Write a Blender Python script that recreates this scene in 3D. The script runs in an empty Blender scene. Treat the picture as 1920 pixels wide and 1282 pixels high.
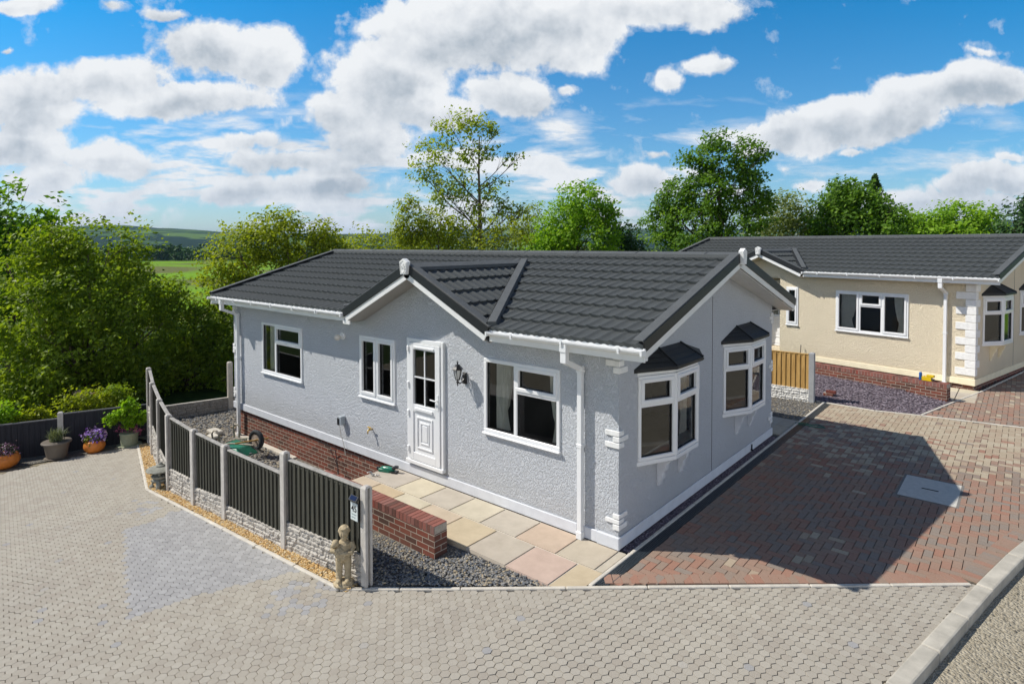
import bpy, math, random
import numpy as np
from mathutils import Vector, noise as mn
R=math.radians
rnd=random.Random(7)
S=bpy.context.scene
COL=S.collection
# ------------------------------------------------------------------ helpers
class MB:
    def __init__(s): s.v=[];s.f=[];s.t=[]
    def poly(s,pts,t=0.):
        n=len(s.v);s.v+=[tuple(p) for p in pts];s.f.append(tuple(range(n,n+len(pts))));s.t.append(t)
    def hexa(s,p,t=0.):          # 8 corners: bottom 4 ccw, top 4 ccw
        n=len(s.v);s.v+=[tuple(q) for q in p]
        for a in ((3,2,1,0),(4,5,6,7),(0,1,5,4),(1,2,6,5),(2,3,7,6),(3,0,4,7)):
            s.f.append(tuple(n+i for i in a));s.t.append(t)
    def box(s,x0,y0,z0,x1,y1,z1,t=0.):
        s.hexa([(x0,y0,z0),(x1,y0,z0),(x1,y1,z0),(x0,y1,z0),(x0,y0,z1),(x1,y0,z1),(x1,y1,z1),(x0,y1,z1)],t)
    def bx(s,fr,a0,a1,b0,b1,c0,c1,t=0.):   # box in a frame (origin,u,n,w)
        o,u,n,w=fr
        P=lambda a,b,c:tuple(o[i]+u[i]*a+n[i]*b+w[i]*c for i in range(3))
        s.hexa([P(a0,b0,c0),P(a1,b0,c0),P(a1,b1,c0),P(a0,b1,c0),P(a0,b0,c1),P(a1,b0,c1),P(a1,b1,c1),P(a0,b1,c1)],t)
    def beam(s,a,b,w,h,up=(0,0,1),t=0.,off=0.):  # rectangular bar a->b, width w (side), height h (along up, from off)
        a=Vector(a);b=Vector(b);d=(b-a).normalized();up=Vector(up);sd=d.cross(up).normalized();up=sd.cross(d).normalized()
        P=[]
        for q in (a,b):
            for x,z in ((-w/2,off),(w/2,off),(w/2,off+h),(-w/2,off+h)): P.append(q+sd*x+up*z)
        n=len(s.v);s.v+=[tuple(q) for q in P]
        for f in ((0,1,2,3),(7,6,5,4),(0,4,5,1),(1,5,6,2),(2,6,7,3),(3,7,4,0)): s.f.append(tuple(n+i for i in f));s.t.append(t)
    def tube(s,pts,r,n=8,caps=True,t=0.):
        pts=[Vector(p) for p in pts];k=len(pts);rr=r if isinstance(r,(list,tuple)) else [r]*k
        base=len(s.v);up=Vector((0.31,0.17,0.93)).normalized()
        for i,p in enumerate(pts):
            d=(pts[min(i+1,k-1)]-pts[max(i-1,0)]).normalized()
            a=d.cross(up)
            if a.length<1e-3:a=d.cross(Vector((1,0,0)))
            a.normalize();b=d.cross(a)
            for j in range(n):
                th=2*math.pi*j/n;s.v.append(tuple(p+(a*math.cos(th)+b*math.sin(th))*rr[i]))
        for i in range(k-1):
            for j in range(n):
                s.f.append((base+i*n+j,base+i*n+(j+1)%n,base+(i+1)*n+(j+1)%n,base+(i+1)*n+j));s.t.append(t)
        if caps:
            s.f.append(tuple(base+j for j in range(n))[::-1]);s.t.append(t)
            s.f.append(tuple(base+(k-1)*n+j for j in range(n)));s.t.append(t)
    def lathe(s,prof,c=(0,0,0),n=24,sx=1.,sy=1.,wob=0.,t=0.):
        base=len(s.v);k=len(prof)
        for r,z in prof:
            for j in range(n):
                th=2*math.pi*j/n;q=r*(1+wob*abs(math.cos(th*7)) if wob else 1)
                s.v.append((c[0]+q*math.cos(th)*sx,c[1]+q*math.sin(th)*sy,c[2]+z))
        for i in range(k-1):
            for j in range(n):
                s.f.append((base+i*n+j,base+i*n+(j+1)%n,base+(i+1)*n+(j+1)%n,base+(i+1)*n+j));s.t.append(t)
        s.f.append(tuple(base+j for j in range(n))[::-1]);s.t.append(t)
        s.f.append(tuple(base+(k-1)*n+j for j in range(n)));s.t.append(t)
    def ell(s,c,r,n=14,m=10,t=0.,rot=None):
        base=len(s.v)
        for i in range(m+1):
            ph=math.pi*i/m
            for j in range(n):
                th=2*math.pi*j/n
                p=Vector((r[0]*math.sin(ph)*math.cos(th),r[1]*math.sin(ph)*math.sin(th),-r[2]*math.cos(ph)))
                if rot is not None:p=rot@p
                s.v.append((c[0]+p.x,c[1]+p.y,c[2]+p.z))
        for i in range(m):
            for j in range(n):
                s.f.append((base+i*n+j,base+i*n+(j+1)%n,base+(i+1)*n+(j+1)%n,base+(i+1)*n+j));s.t.append(t)
    def build(s,name,mat,parent=None,smooth=False,bevel=0.,loc=None,seg=1):
        me=bpy.data.meshes.new(name);me.from_pydata(s.v,[],s.f)
        if any(s.t):
            a=me.attributes.new('tint','FLOAT','FACE');a.data.foreach_set('value',np.array(s.t,dtype=np.float32))
        me.materials.append(mat)
        if smooth: me.polygons.foreach_set('use_smooth',[True]*len(me.polygons))
        me.update()
        o=bpy.data.objects.new(name,me);COL.objects.link(o)
        if parent: o.parent=parent
        if loc: o.location=loc
        if bevel:
            m=o.modifiers.new('bev','BEVEL');m.width=bevel;m.segments=seg;m.limit_method='ANGLE'
        return o
def npmesh(name,V,F,mat,parent=None,tint=None,smooth=False,nf=4):
    me=bpy.data.meshes.new(name);nv=len(V);k=len(F)
    me.vertices.add(nv);me.vertices.foreach_set('co',np.asarray(V,dtype=np.float32).ravel())
    me.loops.add(k*nf);me.loops.foreach_set('vertex_index',np.asarray(F,dtype=np.int32).ravel())
    me.polygons.add(k);me.polygons.foreach_set('loop_start',np.arange(0,k*nf,nf,dtype=np.int32));me.polygons.foreach_set('loop_total',np.full(k,nf,dtype=np.int32))
    if tint is not None:
        a=me.attributes.new('tint','FLOAT','FACE');a.data.foreach_set('value',np.asarray(tint,dtype=np.float32))
    me.polygons.foreach_set('use_smooth',np.full(k,bool(smooth)))
    me.materials.append(mat);me.update(calc_edges=True);me.validate()
    o=bpy.data.objects.new(name,me);COL.objects.link(o)
    if parent:o.parent=parent
    return o
def root(name,loc=(0,0,0),rz=0,label='',cat='',group=None,sc=1.):
    o=bpy.data.objects.new(name,None);COL.objects.link(o);o.location=loc;o.rotation_euler=(0,0,rz);o.scale=(sc,sc,sc)
    o.empty_display_size=.2;return tag(o,label,cat,group)
def tag(o,label,cat,group=None,kind=None):
    if label:o['label']=label
    if cat:o['category']=cat
    if group:o['group']=group
    if kind:o['kind']=kind
    return o
def struct(o): o['kind']='structure';return o
def copy_tree(o,parent=None):
    c=o.copy();COL.objects.link(c)
    if parent:c.parent=parent
    for ch in list(o.children): copy_tree(ch,c)
    return c
# ------------------------------------------------------------------ materials
class NT:
    def __init__(s,name):
        s.m=bpy.data.materials.new(name);s.m.use_nodes=True;s.t=s.m.node_tree;s.n=s.t.nodes;s.l=s.t.links
        s.b=s.n['Principled BSDF']
    def add(s,typ,**kw):
        n=s.n.new(typ)
        for k,v in kw.items():
            if k in('inputs',):continue
            setattr(n,k,v)
        return n
    def link(s,a,b): s.l.new(a,b)
    def pos(s,obj=True):
        n=s.add('ShaderNodeTexCoord');return n.outputs['Object']
    def noise(s,scale,detail=3,rough=.5,vec=None,dist=0.,dim=None):
        n=s.add('ShaderNodeTexNoise');n.inputs['Scale'].default_value=scale;n.inputs['Detail'].default_value=detail
        n.inputs['Roughness'].default_value=rough;n.inputs['Distortion'].default_value=dist
        s.link(vec if vec else s.pos(),n.inputs['Vector']);return n
    def ramp(s,fac,stops,interp='LINEAR'):
        n=s.add('ShaderNodeValToRGB');cr=n.color_ramp;cr.interpolation=interp
        while len(cr.elements)<len(stops):cr.elements.new(.5)
        for e,(p,c) in zip(cr.elements,stops):
            e.position=p;e.color=(*c,1) if len(c)==3 else c
        s.link(fac,n.inputs[0]);return n.outputs[0]
    def mix(s,fac,a,b,typ='MIX'):
        n=s.add('ShaderNodeMix',data_type='RGBA',blend_type=typ)
        for i,x in ((0,fac),(6,a),(7,b)):
            if hasattr(x,'is_linked') or hasattr(x,'links'): s.link(x,n.inputs[i])
            elif i==0:n.inputs[0].default_value=x
            else:n.inputs[i].default_value=(*x,1)
        return n.outputs[2]
    def math(s,op,a,b=0.,c=None,clamp=False):
        n=s.add('ShaderNodeMath',operation=op);n.use_clamp=clamp
        for i,x in enumerate((a,b)+(() if c is None else (c,))):
            if hasattr(x,'links'): s.link(x,n.inputs[i])
            else:n.inputs[i].default_value=x
        return n.outputs[0]
    def bump(s,h,strength=.5,dist=.01,prev=None):
        n=s.add('ShaderNodeBump');n.inputs['Strength'].default_value=strength;n.inputs['Distance'].default_value=dist
        s.link(h,n.inputs['Height'])
        if prev:s.link(prev,n.inputs['Normal'])
        s.link(n.outputs[0],s.b.inputs['Normal']);return n.outputs[0]
    def col(s,c):
        if hasattr(c,'links'):s.link(c,s.b.inputs['Base Color'])
        else:s.b.inputs['Base Color'].default_value=(*c,1)
    def rough(s,r,spec=.5,metal=0.):
        s.b.inputs['Roughness'].default_value=r;s.b.inputs['Specular IOR Level'].default_value=spec;s.b.inputs['Metallic'].default_value=metal
    def attr(s,name='tint'):
        n=s.add('ShaderNodeAttribute',attribute_name=name);return n.outputs['Fac']
def plain(name,c,rough=.5,spec=.4,var=.12,scale=6.,bump=0.,bscale=80.,metal=0.):
    m=NT(name);n=m.noise(scale,4,.6)
    lo=tuple(x*(1-var) for x in c);hi=tuple(min(1,x*(1+var)) for x in c)
    m.col(m.ramp(n.outputs[0],[(.3,lo),(.7,hi)]));m.rough(rough,spec,metal)
    if bump:
        b=m.noise(bscale,4,.6);m.bump(b.outputs[0],bump,.01)
    return m.m
def stucco(name,c):
    m=NT(name);tc=m.pos()
    mp=m.add('ShaderNodeMapping');mp.inputs['Scale'].default_value=(1,1,.5);m.link(tc,mp.inputs[0])
    mp.inputs['Rotation'].default_value=(0.35,0.35,0)
    n1=m.noise(60,2.2,.6,mp.outputs[0],.2);n2=m.noise(2.0,4,.6,tc)
    h=m.ramp(n1.outputs[0],[(.40,(0,0,0)),(.58,(1,1,1))])
    lo=tuple(x*.88 for x in c);cc=m.ramp(n2.outputs[0],[(.3,tuple(x*.96 for x in c)),(.7,c)])
    cc=m.mix(m.math('MULTIPLY',n1.outputs[0],.25),cc,lo)
    # rain-washed dirt near the foot of the wall
    sx=m.add('ShaderNodeSeparateXYZ');m.link(tc,sx.inputs[0])
    st=m.noise(3.,5,.7);g=m.math('MULTIPLY',m.ramp(sx.outputs[2],[(.16,(1,1,1)),(.55,(0,0,0))]),m.math('MULTIPLY',st.outputs[0],.35))
    cc=m.mix(g,cc,(c[0]*.62,c[1]*.56,c[2]*.47))
    m.col(cc);m.rough(.85,.2)
    f=m.noise(220,2,.5);b=m.bump(f.outputs[0],.15,.004)
    m.bump(h,1.,.012,b)
    return m.m
def brickmat(name,reds,mortar,bw=.225,bh=.075,off=.5,ms=.012,horizontal=True):
    m=NT(name);tc=m.pos();sx=m.add('ShaderNodeSeparateXYZ');m.link(tc,sx.inputs[0])
    u=m.math('ADD',sx.outputs[0],sx.outputs[1]);cb=m.add('ShaderNodeCombineXYZ');m.link(u,cb.inputs[0]);m.link(m.math('ADD',sx.outputs[2],.007),cb.inputs[1])
    br=m.add('ShaderNodeTexBrick');br.offset=off;br.inputs['Scale'].default_value=1.;br.inputs['Mortar Size'].default_value=ms*.5
    br.inputs['Mortar Smooth'].default_value=.2;br.inputs['Brick Width'].default_value=bw;br.inputs['Row Height'].default_value=bh
    br.inputs['Color1'].default_value=(0,0,0,1);br.inputs['Color2'].default_value=(1,1,1,1);br.inputs['Mortar'].default_value=(.5,.5,.5,1);br.inputs['Bias'].default_value=0.
    m.link(cb.outputs[0],br.inputs['Vector'])
    cc=m.ramp(br.outputs['Color'],[(0.,reds[0]),(.3,reds[1]),(.55,reds[2]),(.8,reds[3]),(1.,reds[4])])
    n=m.noise(30,4,.7);cc=m.mix(m.math('MULTIPLY',n.outputs[0],.45),cc,tuple(x*.45 for x in reds[2]))
    mn_=m.noise(9,3,.6);mo=m.ramp(mn_.outputs[0],[(.3,tuple(x*.75 for x in mortar)),(.7,mortar)])
    cc=m.mix(br.outputs['Fac'],cc,mo);m.col(cc);m.rough(.9,.2)
    inv=m.math('SUBTRACT',1.,br.outputs['Fac']);b=m.bump(n.outputs[0],.3,.004);m.bump(inv,.8,.008,b)
    return m.m
REDS=[(.085,.06,.05),(.19,.072,.05),(.25,.08,.055),(.15,.08,.062),(.30,.10,.065)]
M={}
M['stucco']=stucco('blue_grey_render',(.615,.64,.68))
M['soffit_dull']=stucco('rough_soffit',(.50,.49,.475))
M['stucco_cream']=stucco('cream_render',(.86,.755,.57))
M['band']=plain('painted_band',(.66,.68,.72),.8,.2,.06,5,.35,160)
M['band_cream']=plain('painted_band_cream',(.86,.77,.56),.8,.2,.06,5,.35,160)
M['upvc']=plain('white_upvc',(.80,.81,.82),.28,.5,.03,3)
M['upvc_dull']=plain('white_trim',(.78,.78,.77),.4,.4,.05,3)
M['quoin']=plain('white_quoin',(.80,.80,.79),.7,.3,.08,14,.5,90)
M['seal']=plain('rubber_seal',(.02,.02,.022),.5,.3)
M['brick']=brickmat('red_brick',REDS,(.46,.40,.33))
M['soldier']=brickmat('brick_on_edge',[(.10,.06,.05),(.24,.08,.06),(.33,.11,.085),(.26,.10,.08),(.38,.13,.10)],(.46,.41,.35),.075,1.,0.,.010)
M['blackplastic']=plain('black_verge',(.016,.017,.019),.45,.4,.2,20,.2,150)
M['bayroof']=plain('bay_roof_slate',(.022,.025,.028),.5,.4,.3,12,.4,60)
M['grate']=plain('black_grate',(.035,.045,.055),.35,.5,.2,30)
M['darkgap']=plain('dark_recess',(.012,.012,.013),.9,.1)
M['concrete']=plain('concrete_post',(.52,.49,.45),.9,.2,.14,9,.4,120)
M['kerb']=plain('pale_kerb',(.58,.54,.47),.9,.2,.14,5,.4,120)
M['bigkerb']=plain('road_kerb',(.46,.43,.37),.9,.2,.22,4,.5,110)
M['metal']=plain('dull_metal',(.42,.42,.42),.35,.5,.1,20,metal=.8)
M['blackmetal']=plain('black_metal',(.02,.021,.024),.3,.5,.2,20)
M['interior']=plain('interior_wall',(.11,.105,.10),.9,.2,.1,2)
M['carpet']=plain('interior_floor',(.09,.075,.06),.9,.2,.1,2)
M['soil']=plain('soil',(.06,.045,.03),1,.1,.4,30,.8,60)
def tiles_mat(name,c):
    m=NT(name);n=m.noise(260,2,.6);n2=m.noise(1.3,3,.6)
    cc=m.ramp(n.outputs[0],[(.35,tuple(x*.55 for x in c)),(.65,tuple(x*1.5 for x in c))])
    cc=m.mix(m.math('MULTIPLY',n2.outputs[0],.3),cc,tuple(x*.75 for x in c));n4=m.noise(5.5,2,.6);cc=m.mix(m.ramp(n4.outputs[0],[(.35,(.45,.45,.45)),(.65,(0,0,0))]),cc,tuple(x*.72 for x in c));m.col(cc);m.rough(.75,.35)
    m.bump(n.outputs[0],.35,.004);return m.m
M['tile']=tiles_mat('granulated_tile',(.070,.077,.078))
M['trimtile']=tiles_mat('granulated_trim',(.105,.112,.115))
def glassmat():
    m=NT('window_glass');o=m.n['Material Output'];tr=m.add('ShaderNodeBsdfTransparent');tr.inputs[0].default_value=(.90,.93,.92,1)
    gl=m.add('ShaderNodeBsdfGlossy');gl.inputs['Roughness'].default_value=.012;gl.inputs[0].default_value=(.95,.97,1,1)
    fr=m.add('ShaderNodeFresnel');fr.inputs[0].default_value=1.78
    fa=m.math('ADD',m.math('MULTIPLY',fr.outputs[0],1.0),.01,clamp=True)
    mx=m.add('ShaderNodeMixShader');m.link(fa,mx.inputs[0]);m.link(tr.outputs[0],mx.inputs[1]);m.link(gl.outputs[0],mx.inputs[2]);m.link(mx.outputs[0],o.inputs[0])
    return m.m
M['glass']=glassmat()
def tintmat(name,stops,rough=.9,spec=.2,nscale=60,namt=.25,bump=.4,bscale=150,big=.0,noisecol=None):
    m=NT(name);t=m.attr();cc=m.ramp(t,stops);n=m.noise(nscale,4,.65)
    dk=m.mix(m.math('MULTIPLY',n.outputs[0],namt*2),cc,(.35,.33,.30),'MULTIPLY')
    if big:
        n2=m.noise(.9,5,.65);dk=m.mix(m.ramp(n2.outputs[0],[(.35,(big,)*3),(.7,(0,0,0))]),dk,noisecol or (.5,.46,.40),'MULTIPLY')
    m.col(dk);m.rough(rough,spec);b=m.noise(bscale,3,.6);m.bump(b.outputs[0],bump,.004);return m.m
# tint 0..1 : 0-.45 warm grey pavers, .55-1 bluish pavers
M['paver']=tintmat('hex_paver',[(0,(.415,.375,.315)),(.2,(.445,.41,.345)),(.45,(.48,.445,.38)),(.55,(.375,.37,.365)),(.8,(.405,.40,.395)),(1,(.455,.45,.445))],namt=.14,big=.5,noisecol=(.83,.82,.84))
M['paverbase']=plain('paver_joint_sand',(.22,.19,.135),1,.1,.4,18,.5,90)
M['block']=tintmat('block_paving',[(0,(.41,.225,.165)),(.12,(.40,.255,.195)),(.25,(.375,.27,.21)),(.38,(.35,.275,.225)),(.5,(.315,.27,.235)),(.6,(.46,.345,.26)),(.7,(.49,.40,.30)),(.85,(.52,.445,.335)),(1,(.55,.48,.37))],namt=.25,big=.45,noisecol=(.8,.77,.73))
M['blockbase']=plain('block_joint_sand',(.13,.11,.085),1,.1,.5,25,.5,90)
M['slab']=tintmat('sandstone_slab',[(0,(.60,.47,.31)),(.2,(.62,.53,.38)),(.4,(.53,.475,.415)),(.6,(.68,.615,.47)),(.8,(.60,.48,.365)),(1,(.62,.47,.395))],namt=.28,nscale=4,bump=.25,bscale=25)
def gravelmat(name,stops,scale=60,bump=1.):
    m=NT(name);v=m.add('ShaderNodeTexVoronoi');v.inputs['Scale'].default_value=scale;m.link(m.pos(),v.inputs['Vector'])
    sp=m.add('ShaderNodeSeparateColor');m.link(v.outputs['Color'],sp.inputs[0])
    cc=m.ramp(sp.outputs[0],stops);n=m.noise(2.2,4,.6);cc=m.mix(m.math('MULTIPLY',n.outputs[0],.5),cc,(.6,.55,.5),'MULTIPLY')
    m.col(cc);m.rough(.95,.15);h=m.math('SUBTRACT',1.,v.outputs['Distance']);n3=m.noise(scale*.4,4,.7)
    b=m.bump(n3.outputs[0],.8,.03);m.bump(h,bump,1.2/scale,b);return m.m
M['goldgravel']=gravelmat('golden_gravel_bed',[(0,(.55,.38,.17)),(.5,(.66,.47,.23)),(1,(.72,.57,.34))],70)
M['goldstone']=tintmat('golden_stone',[(0,(.52,.30,.11)),(.3,(.70,.46,.19)),(.6,(.78,.57,.28)),(.85,(.80,.70,.50)),(1,(.48,.28,.14))],namt=.15,nscale=40)
M['greygravel']=gravelmat('grey_gravel_bed',[(0,(.13,.13,.13)),(.5,(.20,.195,.18)),(1,(.30,.27,.22))],45)
M['greystone']=tintmat('grey_stone',[(0,(.13,.14,.16)),(.3,(.21,.22,.235)),(.6,(.31,.30,.28)),(.85,(.43,.38,.30)),(1,(.50,.40,.25))],namt=.2,nscale=40)
M['slate']=gravelmat('plum_slate_bed',[(0,(.12,.10,.12)),(.5,(.20,.17,.20)),(1,(.32,.28,.32))],50)
M['slatestone']=tintmat('plum_slate',[(0,(.13,.10,.125)),(.5,(.23,.19,.22)),(1,(.40,.35,.40))],namt=.2,nscale=40)
M['dirt']=gravelmat('rough_dirt',[(0,(.34,.30,.225)),(.5,(.42,.38,.295)),(1,(.50,.455,.36))],38,.7)
M['yard']=gravelmat('yard_rubble',[(0,(.20,.19,.18)),(.5,(.28,.26,.235)),(1,(.40,.36,.30))],22,1.)
M['rock']=plain('rock_face_white',(.46,.43,.385),.95,.15,.2,10,.6,70)
M['rockgrey']=plain('rock_face_grey',(.30,.28,.25),.95,.15,.2,10,.6,70)
def boards(name,a,b,sc=(30,30,1.5),bump=.4):
    m=NT(name);mp=m.add('ShaderNodeMapping');mp.inputs['Scale'].default_value=sc;m.link(m.pos(),mp.inputs[0])
    n=m.noise(1.,5,.7,mp.outputs[0],.5);m.col(m.ramp(n.outputs[0],[(.3,a),(.7,b)]));m.rough(.8,.25);m.bump(n.outputs[0],bump,.004);return m.m
M['blackboard']=boards('black_stained_board',(.030,.031,.026),(.085,.082,.062))
M['blackcap']=boards('weathered_cap',(.24,.23,.21),(.46,.44,.41),(12,12,12))
M['railing']=plain('dark_rail',(.10,.10,.11),.6,.3,.3,30)
M['darkfence']=boards('dark_low_board',(.018,.018,.024),(.040,.040,.046))
M['pine']=boards('yellow_timber',(.34,.19,.055),(.56,.36,.13),(20,20,2.))
def leafmat(name,stops,trans=.5):
    m=NT(name);o=m.n['Material Output'];cc=m.ramp(m.attr(),stops)
    m.col(cc);m.rough(.5,.25)
    tr=m.add('ShaderNodeBsdfTranslucent');y=m.mix(1.,cc,(1.25,1.25,.42),'MULTIPLY');m.link(y,tr.inputs[0])
    mx=m.add('ShaderNodeMixShader');mx.inputs[0].default_value=trans;m.link(m.b.outputs[0],mx.inputs[1]);m.link(tr.outputs[0],mx.inputs[2]);m.link(mx.outputs[0],o.inputs[0]);return m.m
LEAF=[leafmat('leaf_mid',[(0,(.07,.12,.014)),(.5,(.19,.28,.024)),(1,(.38,.46,.05))]),
 leafmat('leaf_deep',[(0,(.05,.12,.014)),(.5,(.125,.25,.02)),(1,(.25,.40,.035))]),
 leafmat('leaf_yellow',[(0,(.13,.17,.016)),(.5,(.27,.33,.024)),(1,(.45,.49,.045))]),
 leafmat('leaf_sparse',[(0,(.15,.20,.02)),(.5,(.28,.36,.03)),(1,(.46,.52,.06))]),
 leafmat('leaf_bright',[(0,(.12,.24,.016)),(.5,(.24,.42,.024)),(1,(.40,.56,.04))]),
 leafmat('leaf_dark',[(0,(.022,.06,.016)),(.5,(.04,.095,.02)),(1,(.07,.15,.03))],.15),
 leafmat('leaf_silver',[(0,(.16,.21,.05)),(.5,(.24,.30,.08)),(1,(.36,.40,.14))])]
M['bark']=plain('bark',(.13,.10,.07),.95,.1,.4,14,.8,40)
# ------------------------------------------------------------------ house builder
SL=.285                       # main roof slope
def zroof(y): return 2.70+(y+.38)*SL
def wall(mb,P,u0,u1,zb,top,ops,brk=()):
    """P(u,z,d)->xyz (d = depth inwards). columns between breakpoints; ops=[(u0,u1,z0,z1)]"""
    bs=sorted(set([u0,u1]+list(brk)+[a for o in ops for a in o[:2]]))
    bs=[b for b in bs if u0<=b<=u1]
    for a,b in zip(bs[:-1],bs[1:]):
        mid=(a+b)/2;z=zb
        for o in sorted([o for o in ops if o[0]<=mid<=o[1]],key=lambda o:o[2]):
            mb.poly([P(a,z,0),P(b,z,0),P(b,o[2],0),P(a,o[2],0)]);z=o[3]
        mb.poly([P(a,z,0),P(b,z,0),P(b,top(b-1e-6),0),P(a,top(a+1e-6),0)])
    for o in ops:
        d=.10;a,b,c,e=o
        mb.poly([P(a,c,0),P(a,e,0),P(a,e,d),P(a,c,d)]);mb.poly([P(b,c,0),P(b,c,d),P(b,e,d),P(b,e,0)])
        mb.poly([P(a,c,0),P(a,c,d),P(b,c,d),P(b,c,0)]);mb.poly([P(a,e,0),P(b,e,0),P(b,e,d),P(a,e,d)])
def window(par,p0,p1,z0,z1,lights,name='window',off=.0,sill=True,fw=.055,flat=False):
    """p0,p1 plan endpoints (outside left->right), lights=[(f0,f1,splitz or None,top_sash,low_sash)]"""
    u=Vector((p1[0]-p0[0],p1[1]-p0[1],0));W=u.length;u.normalize();n=Vector((u.y,-u.x,0))  # outward
    fr=((p0[0],p0[1],0),u,n,(0,0,1));m=MB();g=MB();k=MB()
    o1=.025+off;o0=-.045+off
    m.bx(fr,0,W,o0,o1,z0,z0+fw);m.bx(fr,0,W,o0,o1,z1-fw,z1);m.bx(fr,0,fw,o0,o1-.001,z0+fw,z1-fw);m.bx(fr,W-fw,W,o0,o1-.001,z0+fw,z1-fw)
    if sill: m.bx(fr,-.012,W+.012,o0,o1+.03,z0-.028,z0-.001)
    def pane(a,b,c,d,sash):
        if sash:
            s=.042;e=.012;q=o1+.016
            m.bx(fr,a-e,b+e,o0+.01,q,c-e,c+s);m.bx(fr,a-e,b+e,o0+.01,q,d-s,d+e);m.bx(fr,a-e,a+s,o0+.01,q-.001,c+s,d-s);m.bx(fr,b-s,b+e,o0+.01,q-.001,c+s,d-s)
            a+=s;b-=s;c+=s;d-=s
        t=.008
        k.bx(fr,a-.004,b+.004,o0+.02,o0+.045,c-.004,c+t);k.bx(fr,a-.004,b+.004,o0+.02,o0+.045,d-t,d+.004);k.bx(fr,a-.004,a+t,o0+.02,o0+.044,c+t,d-t);k.bx(fr,b-t,b+.004,o0+.02,o0+.044,c+t,d-t)
        o_,u_,n_,w_=fr;Q=lambda A,Z:tuple(Vector(o_)+u_*A+n_*(o0+.026)+Vector((0,0,Z)));g.poly([Q(a-.01,c-.01),Q(b+.01,c-.01),Q(b+.01,d+.01),Q(a-.01,d+.01)])
    N=len(lights)
    for i,(f0,f1,sp,ts,ls) in enumerate(lights):
        a=f0*W;b=f1*W
        if f0>0: m.bx(fr,a-.03,a+.03,o0,o1-.002,z0+fw,z1-fw)
        a=a+(.03 if f0>0 else fw);b=b-(.03 if f1<1 else fw)
        if sp: m.bx(fr,a,b,o0,o1-.003,sp-.028,sp+.028);pane(a,b,z0+fw,sp-.028,ls);pane(a,b,sp+.028,z1-fw,ts)
        else: pane(a,b,z0+fw,z1-fw,ts)
    o=m.build(name,M['upvc'],par,bevel=.006);q=par if flat else o;g.build('pane',M['glass'],q);k.build('seal',M['seal'],q);return o
def curtain(x0,x1,z0,z1,P,tie,label,par=None,mat='curtain'):
    """P(u,d,z) maps into the scene"""
    V=[];F=[];n=36;mm=14
    side=1 if tie>0 else -1
    for j in range(mm+1):
        f=j/mm;z=z0+(z1-z0)*f
        pinch=.26*math.exp(-((f-.30)/.30)**2)+ (0 if f>.3 else .10)
        for i in range(n+1):
            w=(x1-x0)*(1-pinch);u=(x0+(i/n)*w) if side>0 else (x1-(i/n)*w)
            d=.03*math.sin(i*1.45+.4*math.sin(j*.7))*(1-.4*pinch)
            V.append(P(u,d,z))
    for j in range(mm):
        for i in range(n):a=j*(n+1)+i;F.append((a,a+1,a+n+2,a+n+1))
    o=npmesh('curtain',V,F,M['curtain'],smooth=True);tag(o,label,'curtain');return o
def roofgrid(name,O,U,Vv,ul,vl,par,mask=None,mat='tile',res=8,simple=False,ph=0.):
    U=Vector(U).normalized();Vv=Vector(Vv).normalized();N=U.cross(Vv);O=Vector(O)
    per=.185;nu=int(ul/per*res);us=np.linspace(0,ul,nu+1);crs=.37
    rows=[];k=0
    while k*crs<vl-1e-3:
        v0=k*crs;v1=min(vl,v0+crs);L=(v1-v0)/crs
        rows+=[(v0-.002,-.012,0.9),(v0,.040,1.),(v0+(v1-v0)*.5,.040*(1-.5*L),.97),(v1-.004,.040*(1-L)+.002,.92)];k+=1
    rows=rows[1:] if False else rows
    t=((us+ph)/per)%1.
    sh=.020*np.exp(-((t-.5)/.14)**2)-.006*np.sin(np.pi*((t+.5)%1.))
    A=np.zeros((len(rows),nu+1,3))
    Uv=np.array(U);Vn=np.array(Vv);Nn=np.array(N);Oo=np.array(O)
    for r,(v,h,w) in enumerate(rows):
        # scalloped lower edge
        vv=v-(.010*np.exp(-((t-.5)/.25)**2) if w in(.9,1.) else 0)
        A[r]=Oo+us[:,None]*Uv+np.asarray(vv).reshape(-1,1)*Vn+(h+sh*w)[:,None]*Nn if np.ndim(vv) else Oo+us[:,None]*Uv+vv*Vn+(h+sh*w)[:,None]*Nn
    V=A.reshape(-1,3);F=[]
    for r in range(len(rows)-1):
        vm=(rows[r][0]+rows[r+1][0])/2
        for i in range(nu):
            if mask is not None:
                um=(us[i]+us[i+1])/2;c=O+U*um+Vv*vm
                if not mask(c.x,c.y,c.z): continue
            a=r*(nu+1)+i;F.append((a,a+1,a+nu+2,a+nu+1))
    o=npmesh(name,V,F,M[mat],par)
    me=o.data
    sm=np.ones(len(me.polygons),dtype=bool);me.polygons.foreach_set('use_smooth',sm)
    try: me.set_sharp_from_angle(angle=R(38))
    except Exception: pass
    return o
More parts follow.
